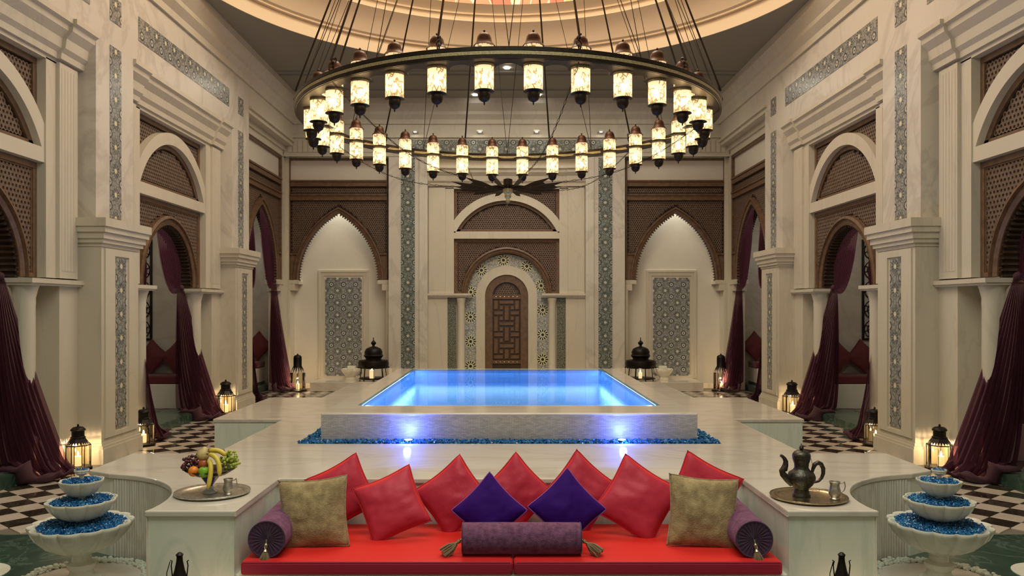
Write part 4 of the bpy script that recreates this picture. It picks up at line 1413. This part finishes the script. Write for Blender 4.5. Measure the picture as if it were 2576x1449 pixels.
# ------------------------------------------------------------ alcove benches
def bench(label, sg, yc, yb0, yb1, z=.66):
    rz = PI / 2 if sg < 0 else -PI / 2
    far = 1 if sg < 0 else -1
    root = empty('alcove_bench', (sg * XB, yc, 0), rz); tag(root, label, 'bench', 'built-in alcove benches')
    a, b = sorted((far * yb0, far * yb1))
    MB().box(a, b, .62, 3.18, .15, z).obj('base', M_plaster, root, bevel=.01)
    MB().box(a + .02, b - .02, .60, 3.18, .15, .21).obj('plinth', M_green, root)
    cu = MB().box(a + .01, b - .01, .60, 3.16, 0, .17).obj('bench_cushion', M_darkred, None, True, bevel=.03)
    place(cu, (sg * XB, yc, z + .002), rz)
    tag(cu, 'dark red seat cushion on the ' + label.split(' on the ')[-1], 'cushion', 'dark red alcove seat cushions')
    return z + .17
spec = [(9.175, 'left', -1), (9.175, 'right', 1), (14.875, 'left', -1), (14.875, 'right', 1)]
for yc, side, sg in spec:
    nm = 'outer' if yc < 10 else 'middle'
    zt = bench('white stone bench on the %s alcove floor, %s side' % (nm, side), sg, yc, 1.72, 2.54)
    for k, dd in enumerate((.95, 1.50, 2.05)):
        make_pillow(['dark red pillow at the curtain end of the %s alcove bench, %s side' % (nm, side), 'middle dark red pillow of the %s alcove bench, %s side' % (nm, side), 'innermost dark red pillow of the %s alcove bench, %s side' % (nm, side)][k],
                    'dark red alcove pillows', 0, 0, yc + 2.36, .56, R_(45 + 4 * k), R_(10), M_darkred, M_darkred, 30 + k, .16,
                    x=sg * (XB + dd), z=zt + .37)
    light('alcove_lamp', 'POINT', (sg * (XB + 1.6), yc, 3.7), 34, SOFT, .2)
for side, sg in (('left', -1), ('right', 1)):
    zt = bench('white stone bench on the last alcove floor, %s side' % side, sg, BAY3, 1.35, 2.10, .60)
    make_pillow('dark red pillow on the last alcove bench, %s side' % side, 'dark red alcove pillows', 0, 0, BAY3 + 1.95, .62, R_(45), R_(10), M_darkred, M_darkred, 50, .16, x=sg * (XB + .75), z=zt + .42)
    light('alcove_lamp', 'POINT', (sg * (XB + 1.6), BAY3, 3.9), 28, SOFT, .2)
    # pierced metal screens on the far alcove wall
    for yc in BAYS[1:]:
        root = empty('pierced_metal_screen', (sg * (XB + 2.15), yc + 2.50, 1.55)); tag(root, 'dark pierced metal window screen in the %s alcove, %s side' % ('outer' if yc < 10 else 'middle', side), 'metal screen', 'pierced metal screens')
        m = MB(); frame_box(m, -.58, .58, 0, 2.2, .04, 0, .04); m.obj('frame', M_iron, root)
        m = MB()
        for i in range(3):
            for j in range(5):
                cx_, cz_ = -.36 + i * .36, .24 + j * .43
                for q in range(3):
                    rr = (.17, .10, .05)[q]
                    m.tube([(cx_ + rr * cos(2 * PI * k / 16), .02, cz_ + rr * 1.15 * sin(2 * PI * k / 16)) for k in range(16)], .010, 4, True)
                for k in range(8):
                    a_ = 2 * PI * k / 8
                    m.tube([(cx_ + .05 * cos(a_), .02, cz_ + .05 * sin(a_)), (cx_ + .18 * cos(a_ + .3), .02, cz_ + .2 * sin(a_ + .3))], .009, 4)
        tag(m.obj('tracery', M_iron, root), kind='stuff')

# ------------------------------------------------------------ candle lanterns
def ngon_pts(n, r, z, a0=0):
    return [(r * cos(2 * PI * k / n + a0), r * sin(2 * PI * k / n + a0), z) for k in range(n)]
def make_lantern(h=.60, r=.165, body=.30, tall=False):
    root = empty('candle_lantern')
    n = 8; a0 = PI / 8
    if not tall:
        m = MB(); m.lathe([(r * 1.12, 0), (r * 1.15, .025), (r * 1.02, .04)], 8); m.obj('base', M_iron, root)
        zt = .04 + body
        for k in range(n):
            a = 2 * PI * k / n
            p0 = (r * cos(a), r * sin(a), .04); p1 = (r * cos(a), r * sin(a), zt)
            MB().tube([p0, p1], .006, 4).obj('post', M_iron, root)
            b = 2 * PI * (k + 1) / n
            q = .985
            MB().add([(r * q * cos(a), r * q * sin(a), .04), (r * q * cos(b), r * q * sin(b), .04), (r * q * cos(b), r * q * sin(b), zt), (r * q * cos(a), r * q * sin(a), zt)], [(0, 1, 2, 3)]).obj('glass_pane', M_pane, root, fix=False)
        m = MB()
        m.tube(ngon_pts(n, r, zt), .008, 5, True)
        # pierced skirt
        for k in range(n):
            a, b = 2 * PI * k / n, 2 * PI * (k + 1) / n
            pa = Vector((r * cos(a), r * sin(a), zt)); pb = Vector((r * cos(b), r * sin(b), zt))
            ta = Vector((r * .58 * cos(a), r * .58 * sin(a), zt + .095)); tb = Vector((r * .58 * cos(b), r * .58 * sin(b), zt + .095))
            for j in range(3):
                s0, s1 = j / 3, (j + 1) / 3
                l0, l1 = pa.lerp(pb, s0), pa.lerp(pb, s1)
                u0, u1 = ta.lerp(tb, s0), ta.lerp(tb, s1)
                apex = (l0.lerp(l1, .5)).lerp(u0.lerp(u1, .5), .45)
                m.add([l0, u0, apex], [(0, 1, 2)]); m.add([apex, u1, l1], [(0, 1, 2)]); m.add([u0, u1, apex], [(0, 1, 2)])
        m.obj('pierced_skirt', M_iron, root, fix=False)
        z = zt + .09
        m = MB(); m.lathe([(r * .60, z), (r * .58, z + .02), (r * .50, z + .03), (r * .50, z + .10), (r * .60, z + .11), (r * .56, z + .13), (r * .40, z + .155), (r * .12, z + .165), (.012, z + .17), (.016, z + .185), (.004, z + .20)], 20)
        m.obj('cap', M_iron, root, True)
    else:
        m = MB(); m.lathe([(r * 1.1, 0), (r * 1.15, .03), (r * 1.0, .045)], 24); m.obj('base', M_iron, root, True)
        zt = .045 + body
        for k in range(8):
            a = 2 * PI * k / 8
            MB().tube([(r * .9 * cos(a), r * .9 * sin(a), .04), (r * .9 * cos(a), r * .9 * sin(a), zt)], .007, 4).obj('post', M_iron, root)
        m = MB(); m.lathe([(r * .86, .05), (r * .86, zt)], 24, cap=False); m.obj('glass_cylinder', M_pane, root, True, fix=False)
        m = MB()
        for k in range(16):
            a = 2 * PI * k / 16; b = 2 * PI * (k + 1) / 16; c_ = (a + b) / 2
            m.add([(r * .55 * cos(a), r * .55 * sin(a), zt + .16), (r * .55 * cos(b), r * .55 * sin(b), zt + .16), (r * 1.0 * cos(c_), r * 1.0 * sin(c_), zt - .01)], [(0, 1, 2)])
        m.obj('petal_skirt', M_iron, root, fix=False)
        z = zt + .14
        m = MB(); m.lathe([(r * .60, z), (r * .50, z + .04), (r * .50, z + .24), (r * .46, z + .29), (r * .30, z + .32), (r * .10, z + .33), (.012, z + .36)], 24); m.obj('cap', M_iron, root, True)
    return root
LAN = make_lantern(); LANT = make_lantern(r=.21, body=.42, tall=True)
def make_candle(r=.035, h=.11):
    m = MB(); m.lathe([(r * .96, 0), (r, .006), (r, h - .006), (r * .9, h), (r * .2, h - .006)], 18); o = m.obj('candle', M_candle, None, True)
    m = MB(); m.lathe([(.001, h), (.009, h + .012), (.011, h + .022), (.006, h + .040), (.001, h + .055)], 10); m.obj('flame', M_flame, o, True)
    return o
CAN = make_candle()
lspec = [  # x, y, scale, proto, label, candle energy
    (-6.02, 11.12, 1.0, 0, 'candle lantern at the foot of the nearest left pier', 9, 0),
    (6.03, 11.12, 1.0, 0, 'candle lantern at the foot of the nearest right pier', 9, 0),
    (-5.95, 16.80, 1.18, 0, 'candle lantern at the foot of the second left pier', 9, 0),
    (5.98, 16.70, 1.18, 0, 'candle lantern at the foot of the second right pier', 7, 0),
    (-5.98, 13.05, 1.0, 0, 'candle lantern half hidden behind the nearest left pier', 4, 0),
    (6.02, 13.05, 1.0, 0, 'candle lantern half hidden behind the nearest right pier', 4, 0),
    (-5.68, 21.6, 1.05, 1, 'tall bell capped candle lantern on the floor, far left corner', 10, 0),
    (5.82, 21.6, 1.05, 1, 'tall bell capped candle lantern on the floor, far right corner', 10, 0)]
usedp = [False, False]; firstc = True
for x, y, s, pr, lab, en, z in lspec:
    P = (LAN, LANT)[pr]
    o = P if not usedp[pr] else copy_tree(P)
    usedp[pr] = True
    place(o, (x, y, z), .2, s); tag(o, lab, 'lantern', 'floor candle lanterns')
    c = CAN if firstc else copy_tree(CAN); firstc = False
    place(c, (x + .01, y - .02, z + .047 * s), 0, 1.25 * s); tag(c, 'lit candle inside the ' + lab.replace('candle ', ''), 'candle', 'lit lantern candles')
    light('candle_light', 'POINT', (x + .01, y - .02, z + .047 * s + .25 * s), en, (1.0, .73, .43), .03)
# pair of large tiered pagoda lanterns on the back step
def make_pagoda():
    root = empty('tiered_lantern')
    MB().lathe([(.42, .06), (.44, .08), (.40, .10)], 32).obj('base_tray', M_iron, root, True)
    for k in range(8):
        a = 2 * PI * k / 8 + .2
        MB().tube([(.40 * cos(a), .40 * sin(a), .0), (.38 * cos(a), .38 * sin(a), .10), (.35 * cos(a), .35 * sin(a), .40), (.40 * cos(a), .40 * sin(a), .46)], .012, 5).obj('post', M_iron, root)
    m = MB(); m.lathe([(.40, .38), (.44, .40), (.45, .52), (.43, .60), (.36, .62), (.22, .635)], 32, cap=False)
    for k in range(16):
        a = 2 * PI * k / 16
        m.sphere((.45 * cos(a), .45 * sin(a), .40), .022, 6, 4)
    m.obj('lower_roof', M_iron, root, True)
    m = MB(); m.lathe([(.23, .62), (.235, .68), (.27, .71), (.29, .75), (.26, .78), (.265, .86), (.22, .95), (.12, 1.0), (.05, 1.02)], 32); m.obj('upper_dome', M_iron, root, True)
    m = MB(); m.lathe([(.05, 1.0), (.035, 1.05), (.075, 1.10), (.08, 1.13), (.03, 1.18), (.015, 1.20), (.012, 1.27), (.003, 1.29)], 18); m.obj('finial', M_iron, root, True)
    return root
pg = make_pagoda()
for k, x in enumerate((-3.66, 3.68)):
    o = pg if k == 0 else copy_tree(pg)
    place(o, (x, 21.85, .25), 0, .93); tag(o, 'big black tiered dome lantern on the back step, %s of the pool' % ['left', 'right'][k], 'lantern', 'large tiered lanterns')
    c = copy_tree(CAN); place(c, (x + (-.0 if k == 0 else -.05), 21.60, .345), 0, 2.0 if k == 0 else 1.4); tag(c, 'lit candle in the big tiered lantern %s of the pool' % ['left', 'right'][k], 'candle', 'lit lantern candles')
    light('candle_light', 'POINT', (x, 21.60, .345 + .3), 5, (1.0, .73, .43), .03)
# stone basins on the back step
def make_basin():
    root = empty('stone_basin')
    MB().lathe([(.15, 0), (.15, .05), (.11, .08), (.15, .11), (.24, .22), (.27, .27), (.27, .31), (.235, .31), (.21, .27)], 32).obj('bowl', M_bowl, root, True)
    MB().box(-.11, .11, .05, .22, .29, .38).obj('spout_block', M_bowl, root, bevel=.01)
    return root
bs = make_basin()
for k, x in enumerate((-4.35, 4.38)):
    o = bs if k == 0 else copy_tree(bs)
    place(o, (x, 22.2, .25)); tag(o, 'pale stone wash basin below the %s mosaic panel' % ['left', 'right'][k], 'basin', 'stone basins')

# black teardrop lanterns in front of the marble blocks
def make_tear():
    root = empty('teardrop_lantern')
    MB().lathe([(.07, 0), (.075, .02), (.05, .04), (.09, .10), (.125, .19), (.115, .27), (.08, .34), (.05, .39), (.034, .44), (.022, .50), (.020, .53), (.026, .545), (.010, .56)], 32).obj('body', M_iron, root, True)
    for s in (-1, 1):
        MB().tube([(s * .050, 0, .39), (s * .058, 0, .47), (s * .052, 0, .50), (s * .064, 0, .505)], .004, 6).obj('hook', M_iron, root)
    MB().tube([(-.062, -.01, .50), (-.085, -.01, .42), (-.085, -.01, .36)], .003, 6).obj('handle', M_iron, root)
    return root
td = make_tear()
for k, x in enumerate((-2.30, 2.28)):
    o = td if k == 0 else copy_tree(td)
    place(o, (x, 5.50, 0)); tag(o, 'black teardrop metal lantern in front of the %s marble block' % ['left', 'right'][k], 'lantern', 'teardrop lanterns')
    light('teardrop_glow', 'POINT', (x + .14, 5.66, .12), 1.2, (1, .62, .4), .04)

# ------------------------------------------------------------ trays, teapot, cups, fruit
def make_tray(mat, label, loc, sy=.95):
    pr = [(.02, .012), (.20, .010), (.235, .012), (.245, .022), (.285, .026), (.295, .022), (.292, .014), (.25, .008), (.23, .0), (.02, .0)]
    m = MB(); m.lathe(pr, 72)
    o = m.obj('round_tray', mat, None, True); o.location = loc; o.scale = (1, sy, 1)
    m = MB(); m.tube([(.291 * cos(2 * PI * k / 72), .291 * sin(2 * PI * k / 72), .024) for k in range(72)], .005, 6, True); m.obj('beaded_rim', mat, o, True)
    return tag(o, label, 'tray', 'round metal trays')
make_tray(M_silver, 'silver tray under the fruit bowl on the left block', (-2.41, 6.42, .75))
make_tray(M_traygold, 'brass tray under the teapot on the right block', (2.345, 6.27, .75))
TP = empty('teapot', (2.30, 6.30, .762), R_(4)); tag(TP, 'dark engraved oriental teapot with curved spout on the brass tray', 'teapot')
MB().lathe([(.068, 0), (.070, .012), (.058, .022), (.060, .035), (.055, .05), (.056, .062), (.085, .09), (.105, .125), (.108, .155), (.095, .185), (.066, .205), (.054, .225), (.056, .255), (.066, .285), (.070, .30), (.068, .31)], 40).obj('body', M_pewter, TP, True, angle=60)
li = MB().lathe([(.069, .308), (.072, .315), (.066, .335), (.052, .352), (.030, .362), (.014, .366)], 36).obj('lid', M_pewter, TP, True)
MB().lathe([(.010, .362), (.018, .378), (.014, .392), (.007, .400), (.004, .412), (.001, .416)], 16).obj('finial', M_pewter, li, True)
sp = [(-.075, 0, .10), (-.115, 0, .135), (-.150, 0, .175), (-.158, 0, .20), (-.140, 0, .215), (-.130, 0, .245), (-.128, 0, .275), (-.140, 0, .30), (-.158, 0, .318), (-.170, 0, .322)]
MB().tube(sp, [.030, .028, .026, .024, .028, .023, .019, .015, .012, .011], 14).obj('spout', M_pewter, TP, True)
hd = [(.085, 0, .175), (.095, 0, .215), (.110, 0, .248), (.135, 0, .262), (.160, 0, .250), (.178, 0, .215), (.178, 0, .175), (.165, 0, .14), (.140, 0, .115), (.105, 0, .105), (.085, 0, .11)]
MB().tube(hd, [.010, .014, .018, .019, .018, .017, .015, .013, .011, .009, .008], 12).obj('handle', M_pewter, TP, True)
MB().tube([(.06, -.01, .33), (.078, -.01, .28), (.085, -.01, .24), (.098, -.01, .215)], .0018, 5).obj('lid_chain', M_pewter, TP)
def make_cup():
    root = empty('metal_cup')
    MB().lathe([(.034, 0), (.036, .006), (.030, .014), (.042, .035), (.045, .055), (.036, .085), (.033, .105), (.040, .128), (.038, .13), (.030, .108)], 28, cap=True).obj('body', M_silver, root, True)
    MB().tube([(.034, 0, .115), (.055, 0, .118), (.064, 0, .128), (.068, 0, .135), (.070, 0, .120), (.074, 0, .095), (.066, 0, .065), (.045, 0, .045)], [.004, .004, .005, .003, .004, .004, .004, .003], 8).obj('handle', M_silver, root, True)
    return root
cp = make_cup(); place(cp, (-2.262, 6.36, .762), R_(-4), .95); tag(cp, 'small silver jug beside the fruit bowl', 'cup', 'small silver jugs')
c2 = copy_tree(cp); place(c2, (2.522, 6.20, .762), R_(-12), 1.05); tag(c2, 'small silver jug beside the teapot', 'cup', 'small silver jugs')

FB = empty('fruit_bowl', (-2.43, 6.42, .762)); tag(FB, 'footed glass fruit bowl with dark rim on the silver tray', 'bowl')
fx, fy, fz = -2.43, 6.42, .762
MB().lathe([(.055, 0), (.060, .012), (.045, .02), (.030, .032), (.020, .045), (.022, .055)], 14, mod=lobes(14, .12)).obj('glass_foot', M_crystal, FB, True)
MB().lathe([(.018, .05), (.030, .07), (.052, .10), (.075, .13)], 14, mod=lobes(14, .15), cap=False).obj('glass_stem', M_cobalt, FB, True, fix=False)
MB().lathe([(.02, .118), (.075, .128), (.14, .15), (.195, .185), (.198, .190), (.19, .189), (.13, .158), (.02, .128)], 40, mod=lambda a: .90 + .10 * abs(cos(a))).obj('dish', simple('dark_amethyst_glass', (.02, .008, .015), .12), FB, True)
def fruit(name, label, mb, mat, loc, rot=(0, 0, 0), cat='fruit', group=None):
    o = mb.obj(name, mat, None, True, angle=180)
    o.location = (fx + loc[0], fy + loc[1], fz + loc[2]); o.rotation_euler = rot
    return tag(o, label, cat, group)
M_or = simple('orange_peel', (.80, .22, .015), .4, bump=(120, .3, .002))
M_ap = simple('green_apple_skin', (.20, .42, .03), .25)
M_rap = simple('red_apple_skin', (.28, .03, .02), .25, var=(8, (.45, .14, .05)))
M_pear = simple('pear_skin', (.60, .47, .18), .45, var=(20, (.48, .34, .13)))
M_ban = simple('banana_peel', (.74, .54, .06), .4, var=(9, (.60, .48, .05)))
M_gr1 = simple('purple_grape_skin', (.10, .025, .03), .25)
M_gr2 = simple('green_grape_skin', (.38, .45, .06), .3)
M_stem = simple('brown_stem', (.08, .05, .02), .6)
apple_pr = [(.001, .030), (.010, .036), (.026, .040), (.040, .030), (.044, .005), (.036, -.024), (.020, -.037), (.006, -.034), (.001, -.031)]
fruit('orange', 'whole orange at the front left of the fruit bowl', MB().sphere((0, 0, 0), .041, 24, 14), M_or, (-.085, -.125, .195))
a = fruit('green_apple', 'green apple at the front middle of the fruit bowl', MB().lathe(apple_pr, 24), M_ap, (.003, -.140, .190)); MB().tube([(0, 0, .03), (.004, 0, .05)], .002, 5).obj('stem', M_stem, a)
a = fruit('red_apple', 'dark red apple behind the orange and green apple', MB().lathe(apple_pr, 24), M_rap, (-.03, -.055, .235)); MB().tube([(0, 0, .03), (.004, 0, .05)], .002, 5).obj('stem', M_stem, a)
a = fruit('pear', 'yellow pear on top of the fruit heap', MB().lathe([(.001, -.045), (.025, -.043), (.046, -.02), (.050, .003), (.040, .028), (.024, .05), (.016, .065), (.001, .070)], 24), M_pear, (-.045, -.03, .305), (R_(-10), R_(14), 0)); MB().tube([(0, 0, .065), (.012, 0, .095)], .0025, 5).obj('stem', M_stem, a)
def banana(pts, r=.019):
    n = len(pts) * 4
    P = []
    for i in range(n + 1):
        t_ = i / n
        P.append(bez(pts[0], pts[1], pts[2], t_))
    rr = [r * max(.22, min(1, 2.6 * sin(PI * min(.999, max(.001, i / n))) ** .8)) for i in range(n + 1)]
    return MB().tube(P, rr, 10)
for k, (pts, lb) in enumerate((([(.02, -.09, .325), (.135, -.13, .32), (.135, -.17, .165)], 'right hand banana hanging over the bowl rim'),
                               ([(.02, -.10, .275), (.09, -.16, .27), (.055, -.20, .07)], 'long front banana drooping past the bowl rim'),
                               ([(.0, -.03, .34), (.08, -.02, .36), (.14, -.03, .30)], 'topmost banana lying behind the pear'))):
    b = banana(pts).obj('banana', M_ban, None, True, angle=180); b.location = (fx, fy, fz)
    tag(b, lb, 'fruit', 'bananas in the bowl')
    MB().tube([pts[0], tuple(Vector(pts[0]) + (Vector(pts[0]) - Vector(pts[1])).normalized() * .02)], .005, 6).obj('stem', M_stem, b)
rn = random.Random(4)
for nm, lab, mt, c0, ext, n, r in (('purple_grapes', 'bunch of purple grapes at the left of the bowl', M_gr1, (-.13, -.04, .235), (.075, .07, .075), 64, .0145), ('green_grapes', 'bunch of green grapes at the right of the bowl', M_gr2, (.155, .0, .26), (.085, .06, .075), 90, .0125)):
    m = MB()
    for k in range(n):
        a, b = rn.random() * 2 * PI, math.acos(rn.uniform(-1, 1)); q = .75 + .25 * rn.random()
        q = rn.random() ** .4
        m.sphere((c0[0] + ext[0] * q * sin(b) * cos(a), c0[1] + ext[1] * q * sin(b) * sin(a), c0[2] + ext[2] * q * cos(b)), r * rn.uniform(.85, 1.1), 10, 7)
    if nm == 'purple_grapes':
        for k in range(8):
            m.sphere((-.175 - .012 * rn.random(), -.06 - .03 * rn.random(), .19 + .05 * rn.random()), .017, 10, 7)
    o = m.obj('grape_bunch', mt, None, True, fix=False, angle=180); o.location = (fx, fy, fz); tag(o, lab, 'fruit', kind=None)
    MB().tube([(c0[0], c0[1], c0[2]), (c0[0] * .7, c0[1], c0[2] + .09)], .003, 5).obj('stem', M_stem, o)

# ------------------------------------------------------------ chandelier
CH = empty('ring_chandelier', (0, YC, 5.30)); tag(CH, 'huge bronze ring chandelier with thirty two glowing glass lanterns and a bladed hub', 'chandelier')
def zrel(z): return z - 5.30
NS = 256
m = MB(); m.lathe([(3.385, 0), (3.40, 0), (3.405, .042), (3.39, .042), (3.39, .098), (3.405, .098), (3.41, .145), (3.36, .145), (3.36, .01), (3.385, 0)], NS, cap=False)
m.obj('ring_band', M_bronze, CH, True, angle=30)
m = MB(); m.lathe([(3.392, .046), (3.402, .05), (3.402, .092), (3.392, .096)], NS, cap=False); m.obj('brass_strip', M_gold, CH, True, fix=False, angle=30)
m = MB(); m.lathe([(3.36, .046), (3.352, .05), (3.352, .092), (3.36, .096)], NS, cap=False); m.obj('brass_strip', M_gold, CH, True, fix=False, angle=30)
NL = 32
V = []; F = []
NN = NL * 16
for i in range(NN):
    a = 2 * PI * i / NN
    ph = (i / 16) % 1.0                      # 0 at a lamp gap centre
    dlt = abs(ph - .5)                       # lamp at ph=.5
    w_ = dlt * 2                             # 1 in mid gap
    ri = 2.99 if w_ < .44 else 2.99 + .20 * math.sqrt(max(0, 1 - ((1 - w_) / .56) ** 2))
    for r_, z_ in ((3.37, 0.0), (3.37, .012), (ri, .012), (ri, 0.0)):
        V.append((r_ * cos(a), r_ * sin(a), z_))
for i in range(NN):
    j = (i + 1) % NN
    for k in range(4):
        l = (k + 1) % 4
        F.append((i * 4 + k, i * 4 + l, j * 4 + l, j * 4 + k))
MB().add(V, F).obj('scalloped_plate', M_bronze, CH)
lamp = None
for i in range(NL):
    a = 2 * PI * (i + .5) / NL
    if lamp is None:
        L = empty('glass_lantern', (0, 0, 0), 0, CH)
        MB().lathe([(.120, -.325), (.120, .25)], 32, cap=False).obj('glass_shade', M_lampglass, L, True, fix=False, angle=180)
        MB().lathe([(.123, -.03), (.125, -.02), (.125, .0), (.123, .01)], 32, cap=False).obj('brass_collar', M_gold, L, True, fix=False)
        MB().lathe([(.138, .235), (.125, .255), (.105, .275), (.095, .31), (.088, .35), (.065, .385), (.030, .40), (.010, .405), (.012, .42), (.016, .43), (.004, .445)], 24).obj('domed_cap', M_copper, L, True)
        MB().lathe([(.125, -.325), (.130, -.335), (.085, -.345), (.085, -.37), (.080, -.40), (.062, -.44), (.030, -.462), (.010, -.467), (.010, -.49), (.003, -.505)], 24).obj('bottom_finial', M_bronze, L, True)
        MB().sphere((0, 0, -.18), .030, 12, 8, (1, 1, 1.8)).sphere((0, 0, .10), .022, 12, 8, (1, 1, 1.6)).obj('bulb', M_bulb, L, True)
        MB().tube([(0, 0, -.33), (0, 0, .26)], .006, 6).obj('lamp_rod', M_bronze, L)
        lamp = L
        chmap = {L.name: [x for x in bpy.data.objects if x.parent == L]}
    else:
        L = lamp.copy(); COL.objects.link(L); L.parent = CH
        for c in chmap[lamp.name]:
            cc = c.copy(); COL.objects.link(cc); cc.parent = L
    L.location = (3.144 * sin(a), -3.144 * cos(a), 0); L.rotation_euler = (0, 0, a + i * .6)
APX = 14.2 - 5.30
for k in range(12):
    a = 2 * PI * (k + .5) / 12
    P = Vector((3.385 * sin(a), -3.385 * cos(a), .15))
    T = Vector((.25 * sin(a), -.25 * cos(a), APX))
    MB().tube([P + Vector((0, 0, .14)), T], .016, 6).obj('suspension_rod', M_bronze, CH)
    m = MB()
    for q in range(3):
        c0 = P + (T - P).normalized() * (.03 + .06 * q)
        pts = []
        ax1 = (T - P).normalized(); ax2 = Vector((cos(a), sin(a), 0)) if q % 2 else Vector((sin(a), -cos(a), 0))
        for j in range(12):
            b = 2 * PI * j / 12
            pts.append(c0 + ax1 * .045 * cos(b) + ax2 * .032 * sin(b))
        m.tube(pts, .010, 5, True)
    m.obj('chain_link', M_bronze, CH, True)
    for s in (-1, 1):
        b = 2 * PI * (k + .5 + s * .5) / 12
        Q = Vector((3.385 * sin(b), -3.385 * cos(b), .15))
        MB().tube([Q, P.lerp(T, .5)], .0055, 5).obj('stay_cable', M_bronze, CH)
MB().lathe([(.30, APX - .06), (.30, APX + .02), (.1, APX + .05)], 32).obj('ceiling_plate', M_bronze, CH, True)
# bladed hub hung below the ring by eight chains
HZ = 4.22 - 5.30
for k in range(12):
    a = 2 * PI * (k + .5) / 12
    d = Vector((sin(a), -cos(a), 0)); t_ = Vector((cos(a), sin(a), 0))
    # blade: thin vertical plate, forked at its outer end
    def bp(r, s, z): return d * r + t_ * s + Vector((0, 0, HZ + z))
    V = []
    for s in (-.006, .006):
        V += [bp(.07, s, -.01), bp(.07, s, .06), bp(.38, s, .005), bp(.60, s, .05), bp(.95, s, .075), bp(.78, s, .02), bp(.84, s, -.015), bp(.60, s, -.035), bp(.36, s, -.02)]
    n = 9
    MB().add(V, [tuple(range(n))[::-1], tuple(range(n, 2 * n))] + [(i, (i + 1) % n, n + (i + 1) % n, n + i) for i in range(n)]).obj('star_blade', M_bronze2 if 'M_bronze2' in globals() else M_bronze, CH)
    if k % 2: continue
    b = bp(.93, 0, .07); e = Vector((3.36 * sin(a), -3.36 * cos(a), .0))
    Ld = (e - b); nl = int(Ld.length / .075); m = MB()
    for i in range(nl):
        c0 = b + Ld * ((i + .5) / nl) + Vector((0, 0, -.25 * sin(PI * (i + .5) / nl)))
        c1 = b + Ld * ((i - .1) / nl) + Vector((0, 0, -.25 * sin(PI * (i - .1) / nl))); c2 = b + Ld * ((i + 1.1) / nl) + Vector((0, 0, -.25 * sin(PI * min(1, (i + 1.1) / nl))))
        ax = (c2 - c1) / 2; sd = t_ if i % 2 else Vector((0, 0, 1))
        m.tube([c0 + ax * cos(q * PI / 3) + sd * .012 * sin(q * PI / 3) for q in range(6)], .0045, 3, True)
    tag(m.obj('hub_chain', M_bronze, CH), kind='stuff')
MB().lathe([(.03, .17), (.075, .15), (.075, .0)], 16, (0, 0, HZ)).obj('hub_drum', M_bronze, CH)
MB().lathe([(.07, .0), (.085, -.01), (.08, -.07), (.05, -.09), (.055, -.13), (.045, -.16), (.03, -.17), (.035, -.20), (.028, -.23), (.008, -.235), (.004, -.26)], 20, (0, 0, HZ)).obj('hub_finial', M_brass, CH, True)
